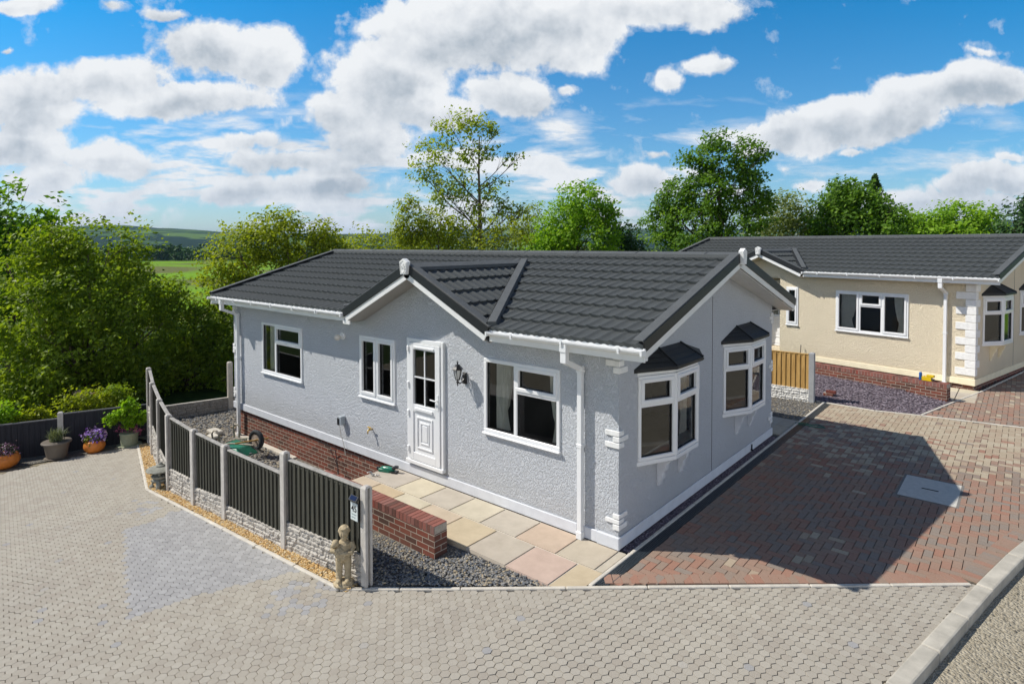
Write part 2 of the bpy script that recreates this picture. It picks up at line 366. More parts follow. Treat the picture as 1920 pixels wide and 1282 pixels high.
def barge(par,A,B,out,up,zoff,inner=True):
    """dry verge from A (foot) to B (apex): black cap + white board; out = unit vector outwards"""
    A=Vector(A);B=Vector(B);out=Vector(out);d=(B-A).normalized();nn=Vector(up);nn=(nn-d*nn.dot(d)).normalized()
    def slab(mb,a0,a1,n0,n1):
        P=[]
        for q in (A,B):
            for o_,n_ in ((a0,n0),(a1,n0),(a1,n1),(a0,n1)): P.append(tuple(q+out*o_+nn*n_))
        n=len(mb.v);mb.v+=P
        for f in ((0,1,2,3),(7,6,5,4),(0,4,5,1),(1,5,6,2),(2,6,7,3),(3,7,4,0)): mb.f.append(tuple(n+i for i in f));mb.t.append(0)
    t=MB();slab(t,-.135,.003,.048,.064);o=t.build('verge_trim',M['trimtile'],par,bevel=.004)
    k=MB();slab(k,-.004,.012,-.088,.052);k.build('verge_face',M['blackplastic'],par,bevel=.003)
    w=MB();slab(w,-.022,-.002,-.178,-.082);w.build('bargeboard',M['upvc_dull'],par,bevel=.003)
def finial(par,c,n,h=.22,crest=True):
    """white kite-shaped finial standing at the apex; n outward normal"""
    n=Vector(n);u=Vector((-n.y,n.x,0));fr=(c,u,n,(0,0,1));m=MB()
    pr=[(-.065,-.10),(.065,-.10),(.088,.10),(0,.15),(-.088,.10)]
    P=lambda a,b,z:tuple(Vector(c)+u*a+n*b+Vector((0,0,z)))
    f=[P(a,.045,z) for a,z in pr];b=[P(a,-.03,z) for a,z in pr];m.poly(f);m.poly(b[::-1])
    for i in range(5): j=(i+1)%5;m.poly([f[j],f[i],b[i],b[j]])
    o=m.build('finial',M['quoin'],par,bevel=.006)
    if crest:
        e=MB()
        def ring(cx,cz,r,a0,a1,rr=.007):
            e.tube([P(cx+r*math.cos(a0+(a1-a0)*i/9),.050,cz+r*math.sin(a0+(a1-a0)*i/9)) for i in range(10)],rr,5)
        ring(-.026,.015,.022,.9,5.4,.004);e.tube([P(-.004,.05,.012),P(-.022,.05,.012)],.004,5)
        ring(.028,.03,.016,-1.6,1.9,.004);ring(.030,-.008,.018,-1.9,1.6,.004);e.tube([P(.018,.05,.046),P(.018,.05,-.028)],.004,5)
        ring(0,.078,.022,3.3,6.1,.004);e.tube([P(-.045,.05,-.052),P(0,.05,-.066),P(.045,.05,-.052)],.004,5)
        sh=[P(a*.78,.05,z*.82) for a,z in pr];e.tube(sh+[sh[0]],.004,5)
        e.build('crest',M['upvc_dull'],o)
    return o
def gutter(par,x0,x1,y=-.40,z=2.60):
    m=MB();n=10;V=[]
    for x in (x0,x1):
        for s_,r in ((0,.055),(1,.050)):
            for j in range(n+1):
                a=math.pi+math.pi*j/n;m.v.append((x,y-.03+r*math.cos(a),z+.035+r*math.sin(a)*(1.)))
    q=n+1
    for j in range(n):
        m.f.append((j,j+1,2*q+j+1,2*q+j));m.t.append(0);m.f.append((q+j+1,q+j,3*q+j,3*q+j+1));m.t.append(0)
    for a,b in ((0,q),(q-1,2*q-1)):
        m.f.append((a,b,2*q+b,2*q+a));m.t.append(0)
    for e in (0,2*q):
        for j in range(n): m.f.append((e+j,e+q+j,e+q+j+1,e+j+1));m.t.append(0)
    m.box(x0-.006,y-.087,z-.022,x0+.02,y+.022,z+.040);m.box(x1-.02,y-.087,z-.022,x1+.006,y+.022,z+.040)
    k=x0+.45
    while k<x1-.1: # brackets and unions
        m.box(k,y-.092,z-.02,k+.028,y+.02,z+.012);m.box(k,y-.094,z+.0,k+.028,y-.08,z+.048);k+=.82
    m.build('gutter',M['upvc'],par)
def downpipe(par,x,zb,ztop=2.60):
    m=MB();w=.034
    m.box(x-.05,-.475,ztop-.10,x+.05,-.385,ztop+.01);m.box(x-.044,-.465,ztop-.24,x+.044,-.39,ztop-.10)
    m.beam((x,-.43,ztop-.22),(x+.0,-.10,ztop-.36),.066,.062,(0,0,1),off=-.03)
    m.box(x-w,-.105,zb+.03,x+w,-.038,ztop-.33)
    m.box(x-w-.008,-.113,ztop-.42,x+w+.008,-.030,ztop-.34);m.box(x-w-.02,-.08,ztop-.40,x+w+.035,-.07,ztop-.38)
    m.box(x-w-.008,-.115,zb,x+w+.008,-.030,zb+.10);m.box(x-w-.006,-.111,1.2,x+w+.006,-.0,1.25)
    m.build('downpipe',M['upvc'],par,bevel=.004)
def bay(par,ya,mats,frame_name='bay_window'):
    """three-sided bay on the gable wall x=0; ya = start along y"""
    z0,z1=.98,2.11;P=[(.0,ya),(.25,ya+.58),(.25,ya+1.29),(0.,ya+1.87)]
    base=[(p[0]+(.0 if p[0]==0 else .03),p[1]) for p in P]
    b=root('bay_window',(0,0,0));b.parent=par
    m=MB()
    for (za,zb2,e) in ((z0-.06,z0-.004,.03),(z1+.004,z1+.06,.02)):
        pr=[(-.09,ya-.0),(0.0+e*.3,ya-e*.6),(.25+e,ya+.58-e*.3),(.25+e,ya+1.29+e*.3),(0+e*.3,ya+1.87+e*.6),(-.09,ya+1.87)]
        n=len(m.v);m.v+=[(x,y,za) for x,y in pr]+[(x,y,zb2) for x,y in pr];k=6
        m.f+=[tuple(range(n,n+k))[::-1],tuple(range(n+k,n+2*k))];m.t+=[0,0]
        for i in range(k): j=(i+1)%k;m.f.append((n+i,n+j,n+k+j,n+k+i));m.t.append(0)
    for p in P[1:3]: m.tube([(p[0]+.0,p[1],z0),(p[0],p[1],z1)],.036,8)
    m.build('bay_frame',M['upvc'],b,bevel=.004)
    for a,c in ((0,1),(1,2),(2,3)):
        window(b,P[a],P[c],z0,z1,[(0,1,1.72,True,False)],'window_frame',sill=False,fw=.05,flat=True)
    # hipped roof
    zr0,zr1=z1+.055,2.41;E=.07
    pr=[(-.0,ya-.10),(.25+E,ya+.58-.07),(.25+E,ya+1.29+.07),(.0,ya+1.87+.10)]
    T=[(0.,ya+.60),(0.,ya+1.27)]
    r=MB();th=.05
    lo=[(x,y,zr0) for x,y in pr];hi=[(x,y,zr0+th) for x,y in pr];tp=[(x+.0,y,zr1) for x,y in T]
    for i in range(3): r.poly([lo[i],lo[i+1],hi[i+1],hi[i]])
    r.poly([hi[0],hi[1],tp[0]]);r.poly([hi[1],hi[2],tp[1],tp[0]]);r.poly([hi[2],hi[3],tp[1]]);r.poly(lo[::-1])
    ro=r.build('bay_roof',M['bayroof'],b)
    h=MB()
    for A,B in ((hi[1],tp[0]),(hi[2],tp[1])): h.beam(A,B,.035,.022,(1,0,1),off=-.006)
    h.beam((pr[0][0]+.01,pr[0][1]+.02,zr0+.012),(pr[1][0],pr[1][1],zr0+.012),.02,.03);h.beam((pr[1][0],pr[1][1],zr0+.012),(pr[2][0],pr[2][1],zr0+.012),.02,.03)
    # slate course lines
    for f in (.25,.5,.75):
        a=[Vector(hi[i]).lerp(Vector(tp[0] if i<2 else tp[1]),f) for i in (1,2)]
        h.beam(a[0],a[1],.012,.008,(1,0,1),off=-.002)
        a0=Vector(hi[0]).lerp(Vector(tp[0]),f);h.beam(a0+Vector((.004,0,0)),a[0],.012,.008,(1,0,1),off=-.002)
    h.build('hip_trim',M['blackplastic'],b)
    for yb in (ya+.60,ya+1.26): # corbels
        c=MB();pf=[(0,.50),(.035,.50),(.045,.56),(.075,.60),(.085,.68),(.125,.73),(.14,.82),(.20,.87),(.21,.918),(0,.918)]
        y0,y1=yb-.045,yb+.045;n=len(pf);c.v+=[(x,y0,z) for x,z in pf]+[(x,y1,z) for x,z in pf]
        c.f+=[tuple(range(n)),tuple(range(n,2*n))[::-1]];c.t+=[0,0]
        for i in range(n): j=(i+1)%n;c.f.append((i,i+n,j+n,j));c.t.append(0)
        c.build('corbel',mats['band'],b,bevel=.004)
    return b
def quoin_stack(par,z,pat,x0=0.,full=False):
    """corner blocks wrapping (0,0): pat = list of (z0,z1,len_s,len_g)"""
    for za,zb2,ls,lg in pat:
        m=MB();t=.022
        m.box(x0-ls,-t,z+za,x0+t,0.0,z+zb2-.006) if x0==0 else m.box(x0-.0-t,-t,z+za,x0+ls,0,z+zb2-.006)
        if x0==0:m.box(.0005,-.001,z+za+.001,t-.001,lg,z+zb2-.007)
        m.build('quoin',M['quoin'],par,bevel=.006)
def house(o):
    """o: dict of options. local frame: corner at origin, long front along -x, gable along +y"""
    r=root('bungalow',o['loc'],o['rz'],o['label'],'house',sc=o['sc'])
    L,W=o['L'],5.97;st=o['stucco'];xc,hw,zp=o['porch'];ov=.57;xl=-L-.30;sk=o.get('skew',0.);ovf=lambda y:ov-.012-sk*(y+.41)
    S_=(zp-2.655)/hw
    zpo=lambda x:zp-abs(x-xc)*S_
    def top(x):
        b=2.56
        return max(b,zpo(x)-.10) if abs(x-xc)<hw else b
    m=MB();wall(m,lambda u,z,d:(u,d,z),-L,0,.15,top,o['ops'],(xc-hw,xc,xc+hw,xc-hw+.04,xc+hw-.04))
    gt=lambda y:2.60+(min(y,W-y))*SL+.02
    wall(m,lambda u,z,d:(-d,u,z),0,W,.15,gt,[(ya+.06,ya+1.81,.96,2.13) for ya in o['bays']],(2.985,))
    m.poly([(-L,W,.15),(-L,0,.15),(-L,0,2.56),(-L,W/2,3.4),(-L,W,2.56)]);m.poly([(0,W,.15),(-L,W,.15),(-L,W,2.56),(0,W,2.56)])
    m.build('wall',M[st],r)
    # painted base band
    b=MB();t=.026;zb0,zb1=o.get('band',(0.,.155))
    b.box(-L-t,-t,zb0,-.62,.0,zb1);b.box(-.6198,-t-.002,zb0,-.30,0,zb1);b.box(-.2998,-t-.018,zb0,t+.004,0,zb1+.004);b.box(0,-.0,zb0,t,W+t,zb1);b.box(-L-t,0,zb0,-L,W,zb1)
    for i in range(0): pass
    b.build('base_band',M[o['band_m']],r,bevel=.008)
    j=MB();j.box(-.004,2.948,.156,.0035,2.958,2.99);j.build('panel_joint',M['seal'],r)
    # brick skirt
    s=MB();zs=o['skirt'];s.box(-L,.03,zs,-.02,.10,.0 if zb0==0 else zb0);s.box(-L,.10,zs,-L+.08,W,zb0);s.box(-.10,.10,zs,-.02,W,zb0)
    s.build('brick_skirt',M['brick'],r)
    s=MB();s.box(-L+.02,.018,zb0-.012,-.03,.05,zb0-.001);s.build('skirt_gap',M['darkgap'],r)
    # roof slopes
    inp=lambda x,y:abs(x-xc)<hw and zpo(x)>zroof(y)-.02 and y<2.9
    th=math.atan(SL)
    roofgrid('roof_slope',(xl+.0,-.40,zroof(-.40)-.03),(1,0,0),(0,math.cos(th),math.sin(th)),ov-xl-.02,(2.985+.40)/math.cos(th),r,lambda x,y,z:not inp(x,y) and x<ovf(y)-.01)
    roofgrid('roof_slope',(ov-.02,W+.40,zroof(-.40)-.03),(-1,0,0),(0,-math.cos(th),math.sin(th)),ov-xl-.02,(2.985+.40)/math.cos(th),r,lambda x,y,z:x<ovf(y)-.01,res=4)
    # porch slopes
    tp=math.atan(S_);pl=hw/math.cos(tp);yend=(zp-2.70)/SL-.38
    ab=lambda x,y,z:zpo(x)>zroof(y)-.06
    roofgrid('porch_slope',(xc+hw+.03,-.41,zp-hw*S_-.03),(0,1,0),(-math.cos(tp),0,math.sin(tp)),yend+.6,pl+.02,r,ab)
    roofgrid('porch_slope',(xc-hw-.03,yend+.2,zp-hw*S_-.03),(0,-1,0),(math.cos(tp),0,math.sin(tp)),yend+.6,pl+.02,r,ab)
    # ridge caps
    c=MB();zr=zroof(2.985)+.0;ov_=ov;ov=ovf(2.985)
    for sgn in (-1,1):
        c.poly([(xl,2.985,zr+.060),(xl,2.985+sgn*.15,zr+.022),(ov,2.985+sgn*.15,zr+.022),(ov,2.985,zr+.060)][::-sgn or 1])
        c.poly([(xl,2.985+sgn*.15,zr+.022),(xl,2.985+sgn*.155,zr-.035),(ov,2.985+sgn*.155,zr-.035),(ov,2.985+sgn*.15,zr+.022)][::-sgn or 1])
    c.poly([(ov,2.83,zr-.03),(ov,3.14,zr-.03),(ov,2.985,zr+.06)])
    for x in np.arange(xl+.6,ov,1.25): c.beam((x,2.84,zr+.028),(x,2.985,zr+.064),.012,.004,off=0)
    c.build('ridge_cap',M['trimtile'],r);ov=ov_
    c=MB()
    for sgn in (-1,1):
        c.poly([(xc,-.43,zp+.055),(xc,yend+.15,zp+.055),(xc+sgn*.14,yend+.05,zp-.005),(xc+sgn*.14,-.43,zp-.005)][::sgn])
        c.poly([(xc+sgn*.14,-.43,zp-.005),(xc+sgn*.14,yend+.05,zp-.005),(xc+sgn*.142,yend+.05,zp-.06),(xc+sgn*.142,-.43,zp-.06)][::sgn])
    c.build('porch_ridge_cap',M['trimtile'],r)
    # valley trims
    for sg in (1,-1):
        A=Vector((xc+sg*hw,-.40,zroof(-.40)+.01));B=Vector((xc,yend,zp+.005))
        nrm=Vector((0,-SL,1)).normalized();d=(B-A).normalized();sd=nrm.cross(d).normalized()*(-1 if sg>0 else 1)
        if sd.x*sg<0: sd=-sd
        k=MB();P=lambda q,a,n_:tuple(q+sd*a+nrm*n_)
        k.hexa([P(A,.0,-.03),P(A,.125,-.03),P(B,.125,-.03),P(B,.0,-.03),P(A,.0,.075),P(A,.125,.058),P(B,.125,.058),P(B,.0,.075)])
        k.build('valley_trim',M['trimtile'],r,bevel=.004)
        k=MB();k.hexa([P(A,-.10,-.045),P(A,-.003,-.04),P(B,-.003,-.04),P(B,-.10,-.045),P(A,-.10,-.03),P(A,-.003,.072),P(B,-.003,.072),P(B,-.10,-.03)])
        k.build('valley_lining',M['blackplastic'],r)
    # verges and bargeboards
    up=(0,0,1);z0=zroof(-.41)-.03;zt=zroof(2.985)+.0
    barge(r,(ovf(-.41),-.41,z0+.03),(ovf(2.985),2.985,zt),(1,0,0),up,0);barge(r,(ovf(W+.41),W+.41,z0+.03),(ovf(2.985),2.985,zt),(1,0,0),up,0)
    barge(r,(xl,-.41,z0+.03),(xl,2.985,zt),(-1,0,0),up,0);barge(r,(xl,W+.41,z0+.03),(xl,2.985,zt),(-1,0,0),up,0)
    zz=2.655
    barge(r,(xc+hw+.02,-.43,zz-.0),(xc,-.43,zp-.0),(0,-1,0),up,0);barge(r,(xc-hw-.02,-.43,zz),(xc,-.43,zp),(0,-1,0),up,0)
    finial(r,(ovf(2.985)+.02,2.985,zt-.03),(1,0,0),crest=False);finial(r,(xc,-.455,zp-.02),(0,-1,0))
    pass
    # fascia + soffits
    f=MB();w0=xc-hw-.02;w1=xc+hw+.02
    for a,b2,ya,yb in ((xl,w0,-.40,-.38),(w1,ov,-.40,-.38),(xl,ovf(W+.4)-.02,W+.38,W+.40)):
        f=MB();f.box(a,ya,2.495,b2,yb,2.66);f.build('fascia',M['upvc_dull'],r,bevel=.003)
    g=MB()
    for bb in ((xl,-.379,2.507,w0,.004,2.519),(w1,-.379,2.507,0.02,.004,2.519),(xl,W-.004,2.507,.02,W+.379,2.519)): g=MB();g.box(*bb);g.build('soffit',M['upvc_dull'],r)
    # gable soffit boards (long planks with fine grooves)
    for sg in (0,1):
        nb=5;wd=(ov-.03)/nb;g=MB()
        for i in range(nb):
            ya,yb=(-.38,2.985) if sg==0 else (W+.38,2.985);k0=(ovf(ya)-.03)/nb;k1=(ovf(yb)-.03)/nb;xa=.0
            za=zroof(-.38)-.20;zb3=zroof(2.985)-.20
            g.hexa([(i*k0+.003,ya,za),(i*k0+k0-.003,ya,za),(i*k1+k1-.003,yb,zb3),(i*k1+.003,yb,zb3),(i*k0+.003,ya,za+.012),(i*k0+k0-.003,ya,za+.012),(i*k1+k1-.003,yb,zb3+.012),(i*k1+.003,yb,zb3+.012)])
        g.build('soffit',M['upvc_dull'],r)
    g=MB()
    for sg in (-1,1):
        xa=xc+sg*hw;za=2.655-.185;zb3=zp-.185
        g.hexa([(xa,-.405,za),(xc,-.405,zb3),(xc,.003,zb3),(xa,.003,za),(xa,-.405,za+.012),(xc,-.405,zb3+.012),(xc,.003,zb3+.012),(xa,.003,za+.012)])
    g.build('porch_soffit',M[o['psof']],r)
    for bb in ((ov-.030,-.395,2.50,ov-.024,-.28,2.585),(ovf(W+.4)-.030,W+.28,2.50,ovf(W+.4)-.024,W+.395,2.585),(xl+.002,-.40,2.46,xl+.026,-.0,2.58),(w0+.0,-.43,2.455,w0+.2,-.404,2.52)):
        e=MB();x0_,ya_,z0_,x1_,yb_,z1_=bb
        if x1_-x0_<.1:
            q_=lambda y:z0_+.10+.285*(abs(y-ya_) if ya_<0 else abs(yb_-y));e.hexa([(x0_,ya_,z0_),(x1_,ya_,z0_),(x1_,yb_,z0_),(x0_,yb_,z0_),(x0_,ya_,q_(ya_)),(x1_,ya_,q_(ya_)),(x1_,yb_,q_(yb_)),(x0_,yb_,q_(yb_))])
        else: e.box(*bb)
        e.build('eave_end',M['upvc_dull'],r)
    gutter(r,xl+.02,w0-.0);gutter(r,w1+.0,ov+.0)
    for x,z in o['pipes']: downpipe(r,x,z)
    # interior
    i=MB();y1=o.get('deep',5.8)
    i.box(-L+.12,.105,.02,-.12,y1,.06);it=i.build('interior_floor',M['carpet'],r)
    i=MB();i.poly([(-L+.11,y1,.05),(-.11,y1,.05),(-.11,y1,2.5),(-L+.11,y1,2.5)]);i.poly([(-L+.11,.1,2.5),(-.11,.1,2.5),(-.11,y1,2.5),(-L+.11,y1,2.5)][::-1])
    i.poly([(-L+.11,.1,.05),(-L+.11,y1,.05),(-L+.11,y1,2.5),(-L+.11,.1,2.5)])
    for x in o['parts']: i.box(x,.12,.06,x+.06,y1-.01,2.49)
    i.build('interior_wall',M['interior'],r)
    for ya in o['bays']: bay(r,ya,{'band':M[o['band_m']]})
    return r
M['curtain']=plain('curtain_cloth',(.80,.78,.72),.9,.1,.06,8)
# ---- house 1
Q3=[(0,.085,.30,.10),(.09,.175,.185,.19)]
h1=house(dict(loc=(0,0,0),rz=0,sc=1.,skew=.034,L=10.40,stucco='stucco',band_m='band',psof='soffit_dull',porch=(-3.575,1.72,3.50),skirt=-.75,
 ops=[(-9.03,-7.38,1.04,2.14),(-5.416,-4.40,1.095,2.20),(-2.30,-.90,1.05,2.155),(-4.044,-3.16,.231,2.291)],bays=[.48,3.42],pipes=[(-10.07,-.62),(-.53,.0)],parts=[-7.0,-4.3,-2.6],
 label='pale blue-grey rendered bungalow with black tiled roof and crested white porch gable'))
def win1(x0,x1,z0,z1,l): return window(h1,(x0,-.0),(x1,-.0),z0,z1,l)
win1(-9.03,-7.38,1.04,2.14,[(0,.36,None,False,False),(.36,1,1.74,True,False)])
win1(-5.416,-4.40,1.095,2.20,[(0,.5,None,True,False),(.5,1,None,True,False)])
win1(-2.30,-.90,1.05,2.155,[(0,.44,None,False,False),(.44,1,1.74,True,False)])
# quoins on the near corner and the far-left corner
for zq,pt in ((2.225,[(0.,.085,.075,.19),(.088,.17,.185,.10),(.173,.27,.075,.10)]),(1.28,[(.0,.075,.19,.10),(.078,.15,.075,.21),(.153,.225,.19,.10)]),(.24,[(0,.075,.075,.185),(.078,.14,.185,.10),(.143,.21,.075,.19)])):
    quoin_stack(h1,zq,pt)
for zq in (2.26,1.30,.26):
    for a,b,l in ((0,.075,.075),(.078,.15,.19),(.153,.225,.075)):
        m=MB();m.box(-10.42,-.022,zq+a,-10.40+l,.0,zq+b-.005);m.box(-10.422,.0,zq+a,-10.40,.2,zq+b-.005);m.build('quoin',M['quoin'],h1,bevel=.006)
for zq in (2.26,1.30,.26):
    for a,b,l in ((0,.075,.10),(.078,.15,.20),(.153,.225,.10)):
        m=MB();m.box(.0,5.97-l,zq+a,.022,5.99,zq+b-.005);m.build('quoin',M['quoin'],h1,bevel=.006)
# door
def door(par,x0,x1,z0,z1,y=0.,panels=True):
    d=root('door',(0,0,0));d.parent=par;m=MB();w=x1-x0;f=.06
    m.box(x0,y-.045,z0,x0+f,y+.05,z1);m.box(x1-f,y-.045,z0,x1,y+.05,z1);m.box(x0+f,y-.046,z1-f,x1-f,y+.05,z1);m.box(x0-.01,y-.075,z0-.03,x1+.01,y+.05,z0+.03)
    m.build('door_frame',M['upvc'],d,bevel=.005)
    a,b,c,e=x0+f+.005,x1-f-.005,z0+.04,z1-f-.005;g0,g1,h0,h1_=a+.11,b-.11,c+.93,e-.11
    m=MB();q=y-.062;m.box(a,q,c,g0,y+.0,e);m.box(g1,q,c,b,y+.0,e);m.box(g0,q,h1_,g1,y,e);m.box(g0,q,c,g1,y,c+.13);m.box(g0,q,h0-.12,g1,y,h0);m.box(g0,q+.02,c+.13,g1,y,h0-.12)
    if panels:
        for k,(s,t) in enumerate(((.075,.016),(.16,.012))):
            X0,X1,Z0,Z1=g0+s,g1-s,c+.13+s,h0-.12-s;yy=q+.02
            for bb in ((X0,X1,Z0,Z0+.028),(X0,X1,Z1-.028,Z1),(X0,X0+.028,Z0+.028,Z1-.028),(X1-.028,X1,Z0+.028,Z1-.028)): m.box(bb[0],yy-t,bb[2],bb[1],yy,bb[3])
        m.box(g0+.205,q+.012,c+.13+.205,g1-.205,q+.02,h0-.12-.205)
    m.box(g0+.02,q-.018,e-.085,g1-.02,q,e-.055);m.box(g0+.05,q-.02,h0-.09,g1-.05,q,h0-.045)
    m.build('door_leaf',M['upvc'],d,bevel=.004)
    m=MB();m.poly([(g0-.005,y-.026,h0-.005),(g1+.005,y-.026,h0-.005),(g1+.005,y-.026,h1_+.005),(g0-.005,y-.026,h1_+.005)]);p=m.build('pane',M['glass'],d)
    m=MB();xm=(g0+g1)/2;zm=(h0+h1_)/2;m.box(xm-.011,y-.045,h0,xm+.011,y-.031,h1_);m.box(g0,y-.0452,zm-.011,g1,y-.0312,zm+.011);m.build('glazing_bar',M['upvc'],d)
    m=MB()
    for zz in (c+.12,c+.72,c+1.2,e-.16): m=MB();m.box(x0+.035,y-.085,zz,x0+.085,y-.045,zz+.10);m.build('hinge',M['upvc'],d,bevel=.008)
    m=MB();zz=h0+.12;m.box(b-.065,q-.008,zz-.13,b-.025,q,zz+.12);m.tube([(b-.045,q-.005,zz+.03),(b-.045,q-.045,zz+.03),(b-.075,q-.055,zz+.03),(b-.165,q-.055,zz+.035)],.011,8);m.build('door_handle',M['upvc'],d)
    m=MB();m.poly([(x0+.1,y+.02,z0+.05),(x1-.1,y+.02,z0+.05),(x1-.1,y+.02,h0-.05),(x0+.1,y+.02,h0-.05)]);m.build('inner_panel',M['interior'],d)
    return d
door(h1,-4.044,-3.16,.231,2.291)
m=MB();m.lathe([(.02,0),(.03,.012),(.012,.02),(.012,.11)],(0,0,0),10);v=m.build('underfloor_vent',M['darkgap'],h1);v.location=(.045,4.73,.03)
# curtains behind the panes
Pc=lambda u,d,z:(u,.16+d,z)
curtain(-2.20,-1.88,1.08,2.12,Pc,1,'cream curtain at the left of the near-corner window of the grey bungalow')
curtain(-1.20,-.94,1.08,2.12,Pc,-1,'cream curtain tied back at the right of the near-corner window of the grey bungalow')
curtain(-8.97,-8.62,1.08,2.10,Pc,1,'cream curtain hanging in the farthest left window of the grey bungalow')
Pb=lambda u,d,z:(-.05+d,u,z)
curtain(1.72,2.05,1.02,2.08,Pb,-1,'cream curtain inside the nearer bay window of the grey bungalow')
# ---- house 2
th2=-.232
def w2(x,y,z=0.): c,s=math.cos(th2),math.sin(th2);return (2.874+1.0753*(c*x-s*y),13.168+1.0753*(s*x+c*y),.1247+1.0753*z)
h2=house(dict(loc=(2.874,13.168,.1247),rz=th2,sc=1.0753,L=9.4,stucco='stucco_cream',band_m='band_cream',psof='stucco_cream',porch=(-5.45,1.36,3.24),skirt=-.4,
 ops=[(-3.30,-1.44,1.0,2.13),(-4.78,-4.40,1.01,2.15),(-6.30,-4.985,.16,2.40)],bays=[.50,3.45],pipes=[(-.60,-.08)],parts=[-3.9],
 label='cream rendered bungalow with black tiled roof and full white corner quoins behind the block drive'))
window(h2,(-3.30,0),(-1.44,0),1.0,2.13,[(0,.345,None,True,False),(.345,.655,1.74,True,False),(.655,1,None,True,False)])
window(h2,(-4.78,0),(-4.40,0),1.01,2.15,[(0,1,None,True,False)])
# recessed porch of the cream bungalow
m=MB();m.poly([(-6.30,.9,.16),(-4.985,.9,.16),(-4.985,.9,2.4),(-6.30,.9,2.4)]);m.poly([(-4.985,.1,.16),(-4.985,.1,2.4),(-4.985,.9,2.4),(-4.985,.9,.16)]);m.poly([(-6.3,.1,.16),(-6.3,.9,.16),(-6.3,.9,2.4),(-6.3,.1,2.4)]);m.poly([(-6.3,.1,2.4),(-6.3,.9,2.4),(-4.985,.9,2.4),(-4.985,.1,2.4)]);m.poly([(-6.3,.1,.16),(-4.985,.1,.16),(-4.985,.9,.16),(-6.3,.9,.16)])
m.build('porch_recess',M['stucco_cream'],h2);door(h2,-5.93,-5.05,.20,2.28,.86)
zs=[.22,.40,.575,.75,.925,1.10,1.275,1.45,1.625,1.80,1.975,2.15,2.325,2.475]
for i in range(12):
    z=.235+i*.186;big=(i%2==0)
    m=MB();t=.024;ls=.40 if big else .20;m.box(-ls,-t,z,t,0,z+.178);m.box(0,0,z,t,(.12 if big else .26),z+.178);m.build('quoin',M['quoin'],h2,bevel=.008)
P2=lambda u,d,z:tuple(w2(u,.16+d,z))
curtain(-3.22,-2.78,1.04,2.1,P2,1,'pale curtain at the left of the three-light window of the cream bungalow')
curtain(-1.86,-1.52,1.04,2.1,P2,-1,'pale curtain at the right of the three-light window of the cream bungalow')
# ------------------------------------------------------------------ ground
hr=lambda x:.06*min(x,0.)                       # the paved road falls to the left
KL=[(-11.34,-1.78),(-7.925,-2.754),(-2.11,-2.69),(-1.453,-2.241),(-.96,-1.878),(-.473,-1.52),(.007,-1.166),(.187,-1.009),(3.47,1.86)]
def pl(P,x):
    if x<=P[0][0]: return P[0][1]+(x-P[0][0])*(P[1][1]-P[0][1])/(P[1][0]-P[0][0])
    for a,b in zip(P[:-1],P[1:]):
        if x<=b[0]: return a[1]+(x-a[0])*(b[1]-a[1])/(b[0]-a[0])
    return P[-1][1]
KR=[(-9.,1.0),(-4.,2.25),(-.554,2.978),(1.87,3.486),(2.97,3.737),(3.6,3.91),(6.,4.75),(9.8,6.3),(20.,11.)]   # (y,x) left edge of the road kerb
def sheet(name,pts,z,mat,kind=True,sub=None):
    m=MB();m.poly([(x,y,(z(x,y) if callable(z) else z)) for x,y in pts]);o=m.build(name,mat)
    if kind: struct(o)
    return o
# road base
m=MB();xs=[-13,-9,-5,-2.5,-1,0]
m.poly([(x,y,hr(x)-.016) for x,y in [(-40,-14),(0,-14),(0,-1.171)]+[(a,b) for a,b in KL[::-1] if a<0]+[(-13,-1.3),(-40,6)]])
m.poly([(x,y,-.016) for x,y in [(0,-14),(-.2,-14),(.95,-9),(2.3,-4),(3.0,-.554),(3.52,1.87),(.187,-1.009),(0,-1.171)]])
rb=m.build('road',M['paverbase']);struct(rb)
